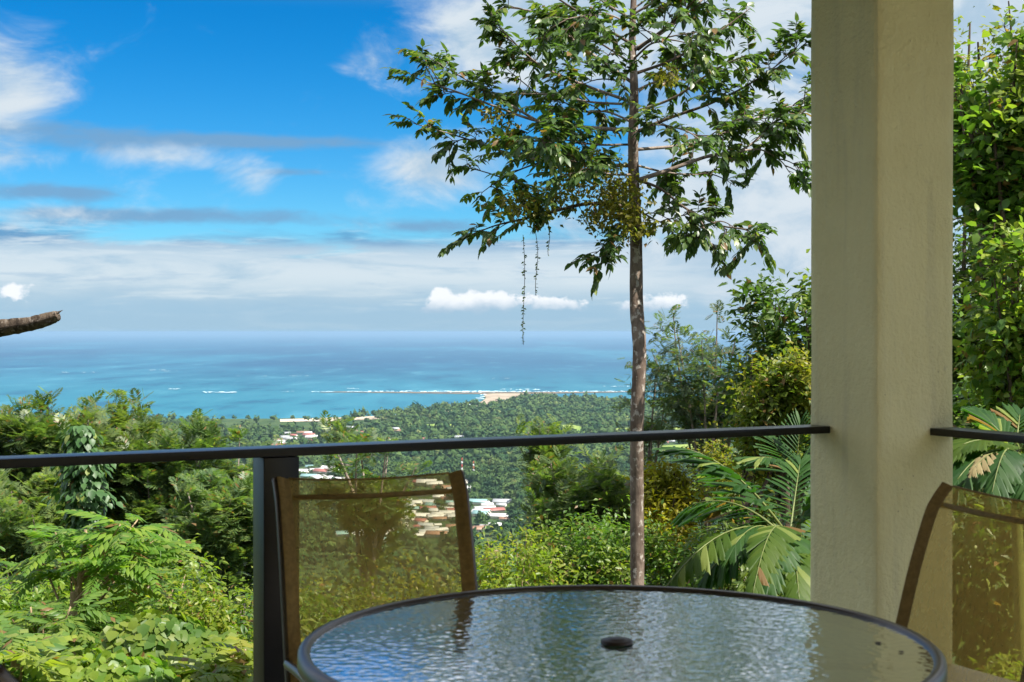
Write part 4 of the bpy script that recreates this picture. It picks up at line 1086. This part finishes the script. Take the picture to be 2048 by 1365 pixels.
# ---- saplings with pinnate leaves
def pinnate_tree(label, stem, heads, Y, seed, size=.6, mat='L_pinnate', tpl=PINN, per=14, bmat='bark_tan', r0=.035, tilt=.1):
    r = np.random.default_rng(seed); pts = [at(x, y, Y) for x, y in stem]; base = ground(pts[0])
    e = empty('pinnate_sapling', tuple(base)); tag(e, label, 'sapling', 'saplings with pinnate leaves'); bpy.context.view_layer.update()
    P = catmull([base]+pts, 6); a = Acc(); a.tube(P, np.linspace(r0*1.2, r0*.5, len(P)), 7)
    lv = Acc()
    for (x, y, dd, k) in heads:
        h = at(x, y, Y+dd); j = int(np.argmin(np.abs(P[:, 2]-(h[2]-.5)))) ; st = P[j]
        b = bez(st, (st+h)/2+[0, 0, -.08], h, 6); a.tube(b, np.linspace(r0*.45, r0*.2, 6), 5)
        n = per; th = r.uniform(0, 6.283)+np.arange(n)*2.4+r.normal(0, .2, n); el = r.uniform(-.25, .65, n)
        D = np.stack([np.cos(th)*np.cos(el), np.sin(th)*np.cos(el), np.sin(el)], 1); W = h+r.normal(0, .03, (n, 3))-np.outer(r.uniform(0, .18, n), [0, 0, 1])
        U = nrm(np.array([0, 0, 1.])+r.normal(0, .12, (n, 3))); kk = r.integers(0, len(tpl), n)
        for i, t in enumerate(tpl):
            m = kk == i
            if m.any(): scatter(lv, t, W[m], D[m], U[m], size*k*r.uniform(.75, 1.15, m.sum()))
    a.obj('stem', M[bmat], e, smooth=True); lv.obj('leaves', M[mat], e)['kind'] = 'stuff'
pinnate_tree('bright green sapling with long drooping pinnate leaves and a forked tan stem', [(146, 1260), (152, 1200), (164, 1130), (172, 1060)],
             [(110, 1065, -.2, 1), (180, 1075, .2, 1), (240, 1050, -.3, 1.1), (275, 1040, .5, 1), (210, 1110, -.5, 1), (140, 1120, .3, 1), (290, 1095, -.2, 1), (85, 1120, .4, .9), (250, 1130, .4, 1), (320, 1070, .3, .9)], 12.5, 301, .44)
pinnate_tree('fern like sapling at the foot of the forked tan stem', [(80, 1330), (85, 1260), (90, 1225)], [(60, 1215, 0, 1), (110, 1225, .3, 1), (140, 1215, -.3, .9), (20, 1230, .2, 1), (85, 1260, -.4, 1), (170, 1245, .3, .8)], 11.5, 302, .44, 'L_green')
pinnate_tree('wide leaflet sapling by the lowest corner of the railing view', [(30, 1365), (35, 1300), (30, 1270)], [(20, 1265, 0, 1), (45, 1300, -.4, 1), (5, 1320, .1, 1), (70, 1335, -.2, 1), (-20, 1280, .2, 1)], 9.5, 303, .40, 'L_big', PINNW, 10)
pinnate_tree('lime sapling arching over the bush beside the railing post', [(330, 1340), (335, 1250), (340, 1190)], [(345, 1180, .2, 1), (300, 1160, .4, 1), (390, 1200, 0, .9), (370, 1150, .5, .9)], 14.5, 304, .45, 'L_green')
pinnate_tree('yellowish wide leaflet sapling against the foot of the railing post', [(465, 1380), (462, 1310)], [(460, 1290, 0, 1), (490, 1300, -.2, 1), (430, 1330, -.3, 1), (480, 1345, -.4, 1)], 9.5, 305, .36, 'L_lime', PINNW, 9)

# ---- mound of heart-leaved creeper
def creeper_mound(label, x0, y0, x1, y1, hpx, Y, n, seed, mat, size=.125):
    """long arched mound of overlapping drooping leaves; the ridge runs from (x0, y0) to (x1, y1)"""
    r = np.random.default_rng(seed); c = at((x0+x1)/2, (y0+y1)/2+hpx, Y); base = ground(c); e = empty('creeper_mound', tuple(base)); tag(e, label, 'creeper', 'mounds of creeper'); bpy.context.view_layer.update()
    t = r.uniform(0, 1, n); th = r.uniform(-.15, math.pi+.15, n); q = r.uniform(.66, 1.05, n)*(1+.18*np.sin(t*17)*np.sin(th*4)+.10*np.sin(t*41+th*7))
    prof = np.sin(np.pi*np.clip(t*.9+.08, 0, 1))**.6
    rad = R_(hpx, Y)*prof
    ax = np.array([at(x0+(x1-x0)*k, y0+(y1-y0)*k+hpx, Y) for k in t])
    oy = -np.cos(th)*rad*q; oz = np.sin(th)*rad*q
    W = ax+np.stack([r.normal(0, .05, n), oy, oz], 1)
    D = nrm(np.stack([r.normal(.15, .45, n), -np.cos(th)*.8, np.sin(th)*.25-.75+r.normal(0, .25, n)], 1)); U = nrm(np.stack([r.normal(0, .25, n), -np.cos(th), np.sin(th)*.9+.35], 1))
    a = Acc(); scatter(a, HEART, W, D, U, size*r.uniform(.6, 1.3, n)); a.obj('leaves', M[mat], e)['kind'] = 'stuff'
    a = Acc()
    for k in range(7):
        p = ax[r.integers(0, n)]; a.tube(catmull([base+r.normal(0, .3, 3)*[1, 1, 0], (base+p)/2+r.normal(0, .1, 3), p+[0, 0, .2*R_(hpx, Y)]], 5), np.linspace(.03, .012, 11), 5)
    a.obj('stems', M['bark_dark'], e)
creeper_mound('arched mound of dark heart shaped creeper leaves in front of the tan stemmed sapling', 190, 1270, 400, 1205, 75, 10.2, 2600, 401, 'L_green', .092)
creeper_mound('low lighter mound of creeper leaves spilling below the arched one', 60, 1330, 330, 1300, 70, 9.2, 2500, 402, 'L_pinnate', .074)
creeper_mound('yellow green creeper mound at the foot of the railing post', 330, 1310, 520, 1295, 75, 9.6, 2300, 403, 'L_lime', .072)

# ---- undergrowth on the slope
def undergrowth():
    r = np.random.default_rng(51); a = Acc()
    n = 9000; Y = r.uniform(7.2, 34, n); X = r.uniform(-.42, .42, n)*Y+r.normal(0, .3, n); z = gz(X, Y)+np.abs(r.normal(0, 1, n))*np.interp(Y, [7, 12, 34], [.5, .9, 2.2])
    D = nrm(r.normal(0, 1, (n, 3))*[1, 1, .4]+[0, 0, -.2]); U = nrm(r.normal(0, .35, (n, 3))+[0, 0, 1])
    k = r.uniform(0, 1, n) < .45; P = np.stack([X, Y, z], 1); s = np.interp(Y, [7, 34], [.14, .45])*r.uniform(.6, 1.3, n)
    scatter(a, LEAF, P[k], D[k], U[k], s[k]); scatter(a, SMALL, P[~k], D[~k], U[~k], s[~k])
    o = a.obj('undergrowth', M['L_green']); tag(o, 'tangled green undergrowth covering the slope below the terrace', 'undergrowth', kind='stuff')
undergrowth()

# ---- palms with broad pleated leaflets
def leaflet_mesh(name, mat, L=.30, w0=.012, w1=.056, seed=0, jag=.22, narrow=False):
    """palm leaflet: narrow at the base, wide and raggedly cut at the tip, pleated along its length"""
    r = np.random.default_rng(seed); nu, nv = 7, 5; v = []
    for j in range(nv):
        t = j/(nv-1)
        w = (w0+(w1-w0)*t**.8) if not narrow else w1*math.sin(math.pi*(.12+.80*t))*.55+.004
        for i in range(nu):
            s = -1+2*i/(nu-1); y = t*L
            if j == nv-1 and not narrow: y = L*(1-jag*r.uniform(0, 1)*(1 if i % 2 else .35)-.14*s)
            if j == nv-1 and narrow: y = L*(1-.25*abs(s))
            v.append([s*w, y, (.006 if i % 2 else -.006)*(t*1.1+.15)-.10*L*t*t*1.8])
    Q = [[j*nu+i, j*nu+i+1, (j+1)*nu+i+1, (j+1)*nu+i] for j in range(nv-1) for i in range(nu-1)]
    a = Acc(); a.quads(v, Q); me = raw_mesh(name, np.concatenate(a.v), np.concatenate(a.f)); me.materials.append(M[mat]); return me
LM = {}
for key, mat in (('g', 'palm'), ('l', 'palm_sunlit'), ('d', 'palm_dry')): LM[key] = [leaflet_mesh('leaflet', mat, seed=s) for s in range(4)]
LM['n'] = [leaflet_mesh('leaflet', 'palm', .34, .01, .05, s, narrow=True) for s in range(2)]
def frond(palm, base, tip, arch, nl, key, seed, size=1.0, hang=.55, twist=0.0):
    """rachis from base to tip (world points) with a row of leaflets on each side"""
    r = np.random.default_rng(seed); base = np.asarray(base); tip = np.asarray(tip); L = np.linalg.norm(tip-base)
    P = bez(base, (base+tip)/2+np.array([0, 0, arch*L]), tip, 14)
    a = Acc(); a.tube(P, np.linspace(.013, .003, 14)*size, 6); o = a.obj('frond', M['palm_stem'], palm, smooth=True)
    T_ = nrm(np.gradient(P, axis=0))
    for i in range(nl):
        t = .22+.78*i/(nl-1); k = t*13; j = int(min(k, 12)); p = P[j]+(P[j+1]-P[j])*(k-j); d = T_[min(j, 13)]
        sd = nrm(np.cross(d, [0, 0, 1])+np.array([0, 0, twist]))
        for s in (-1, 1):
            fa_ = .95-.75*t; y = nrm(d*(1-fa_*.6+.15)+sd*s*fa_*1.25+np.array([0, 0, -hang*r.uniform(.55, 1.2)+.18]))
            up_ = nrm(np.cross(np.cross(y, [0, 0, 1.]), y)+d*.35); x = nrm(np.cross(y, up_)); z = np.cross(x, y)
            ln = size*(.65+.55*math.sin(math.pi*(.15+.75*t)))*r.uniform(.88, 1.1)
            m = link_mesh('leaflet', LM[key][r.integers(0, len(LM[key]))], o)
            Rm = Matrix(((x[0], y[0], z[0], p[0]), (x[1], y[1], z[1], p[1]), (x[2], y[2], z[2], p[2]), (0, 0, 0, 1)))
            m.matrix_parent_inverse = o_inv[palm.name]; m.matrix_basis = Rm @ Matrix.Diagonal((ln, ln, ln, 1))
    return o
o_inv = {}
def palm(label, crown, Y, fronds, seed):
    c = at(crown[0], crown[1], Y); base = ground(c); e = empty('palm', tuple(base)); tag(e, label, 'palm', 'palms at the terrace corner'); bpy.context.view_layer.update()
    o_inv[e.name] = Matrix.Identity(4)
    P = catmull([base, base*.5+c*.5+[.06, 0, 0], c], 8); a = Acc(); a.tube(P, np.linspace(.05, .03, len(P)), 9); a.obj('trunk', M['palm_stem'], e, smooth=True)
    for i, (x, y, dd, arch, nl, key, sz, hang) in enumerate(fronds):
        frond(e, c+np.array([0, 0, -.03*i*.3]), at(x, y, Y+dd), arch, nl, key, seed+i, sz, hang)
    return e
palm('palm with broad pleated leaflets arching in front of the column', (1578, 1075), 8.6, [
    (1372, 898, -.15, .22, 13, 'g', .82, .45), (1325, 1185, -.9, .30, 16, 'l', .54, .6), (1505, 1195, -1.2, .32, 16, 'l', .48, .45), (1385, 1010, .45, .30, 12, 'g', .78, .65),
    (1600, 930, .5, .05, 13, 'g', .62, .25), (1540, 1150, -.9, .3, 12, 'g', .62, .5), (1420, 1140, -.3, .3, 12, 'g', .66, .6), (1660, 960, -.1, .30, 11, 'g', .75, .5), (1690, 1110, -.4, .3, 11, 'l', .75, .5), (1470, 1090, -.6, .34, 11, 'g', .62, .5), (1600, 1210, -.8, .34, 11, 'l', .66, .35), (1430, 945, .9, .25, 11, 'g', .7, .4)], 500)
palm('narrow leaved palm rising behind the broad leaved one beside the column', (1592, 960), 10.5, [
    (1600, 850, .1, .02, 12, 'n', .52, .15), (1545, 880, .2, .12, 11, 'n', .55, .35), (1655, 870, 0, .12, 11, 'n', .8, .25), (1525, 915, -.4, .2, 10, 'n', .8, .4), (1650, 930, -.3, .2, 10, 'n', .8, .4)], 540)
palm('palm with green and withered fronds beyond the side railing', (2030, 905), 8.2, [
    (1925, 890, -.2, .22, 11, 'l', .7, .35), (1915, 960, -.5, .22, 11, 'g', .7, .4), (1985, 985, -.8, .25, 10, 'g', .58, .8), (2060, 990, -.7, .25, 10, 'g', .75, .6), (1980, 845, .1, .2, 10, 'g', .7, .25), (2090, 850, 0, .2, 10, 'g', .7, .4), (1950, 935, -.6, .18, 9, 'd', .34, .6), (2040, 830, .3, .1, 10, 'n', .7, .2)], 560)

# ------------------------------------------------------------------ haze
def haze():
    m, T, out = new_mat('haze_air')
    pv = T.n('ShaderNodeVolumePrincipled'); pv.inputs['Color'].default_value = (.32, .48, .64, 1); pv.inputs['Density'].default_value = HAZE
    pv.inputs['Anisotropy'].default_value = .1
    T.link(pv.outputs[0], out.inputs['Volume'])
    a = Acc(); a.box((-95000, -700, SEA-1.5), (95000, 202000, 14))
    o = a.obj('haze', m); tag(o, 'thin bluish sea haze over the coastal plain and water', 'haze', kind='stuff')
HAZE = 3.2e-5
haze()
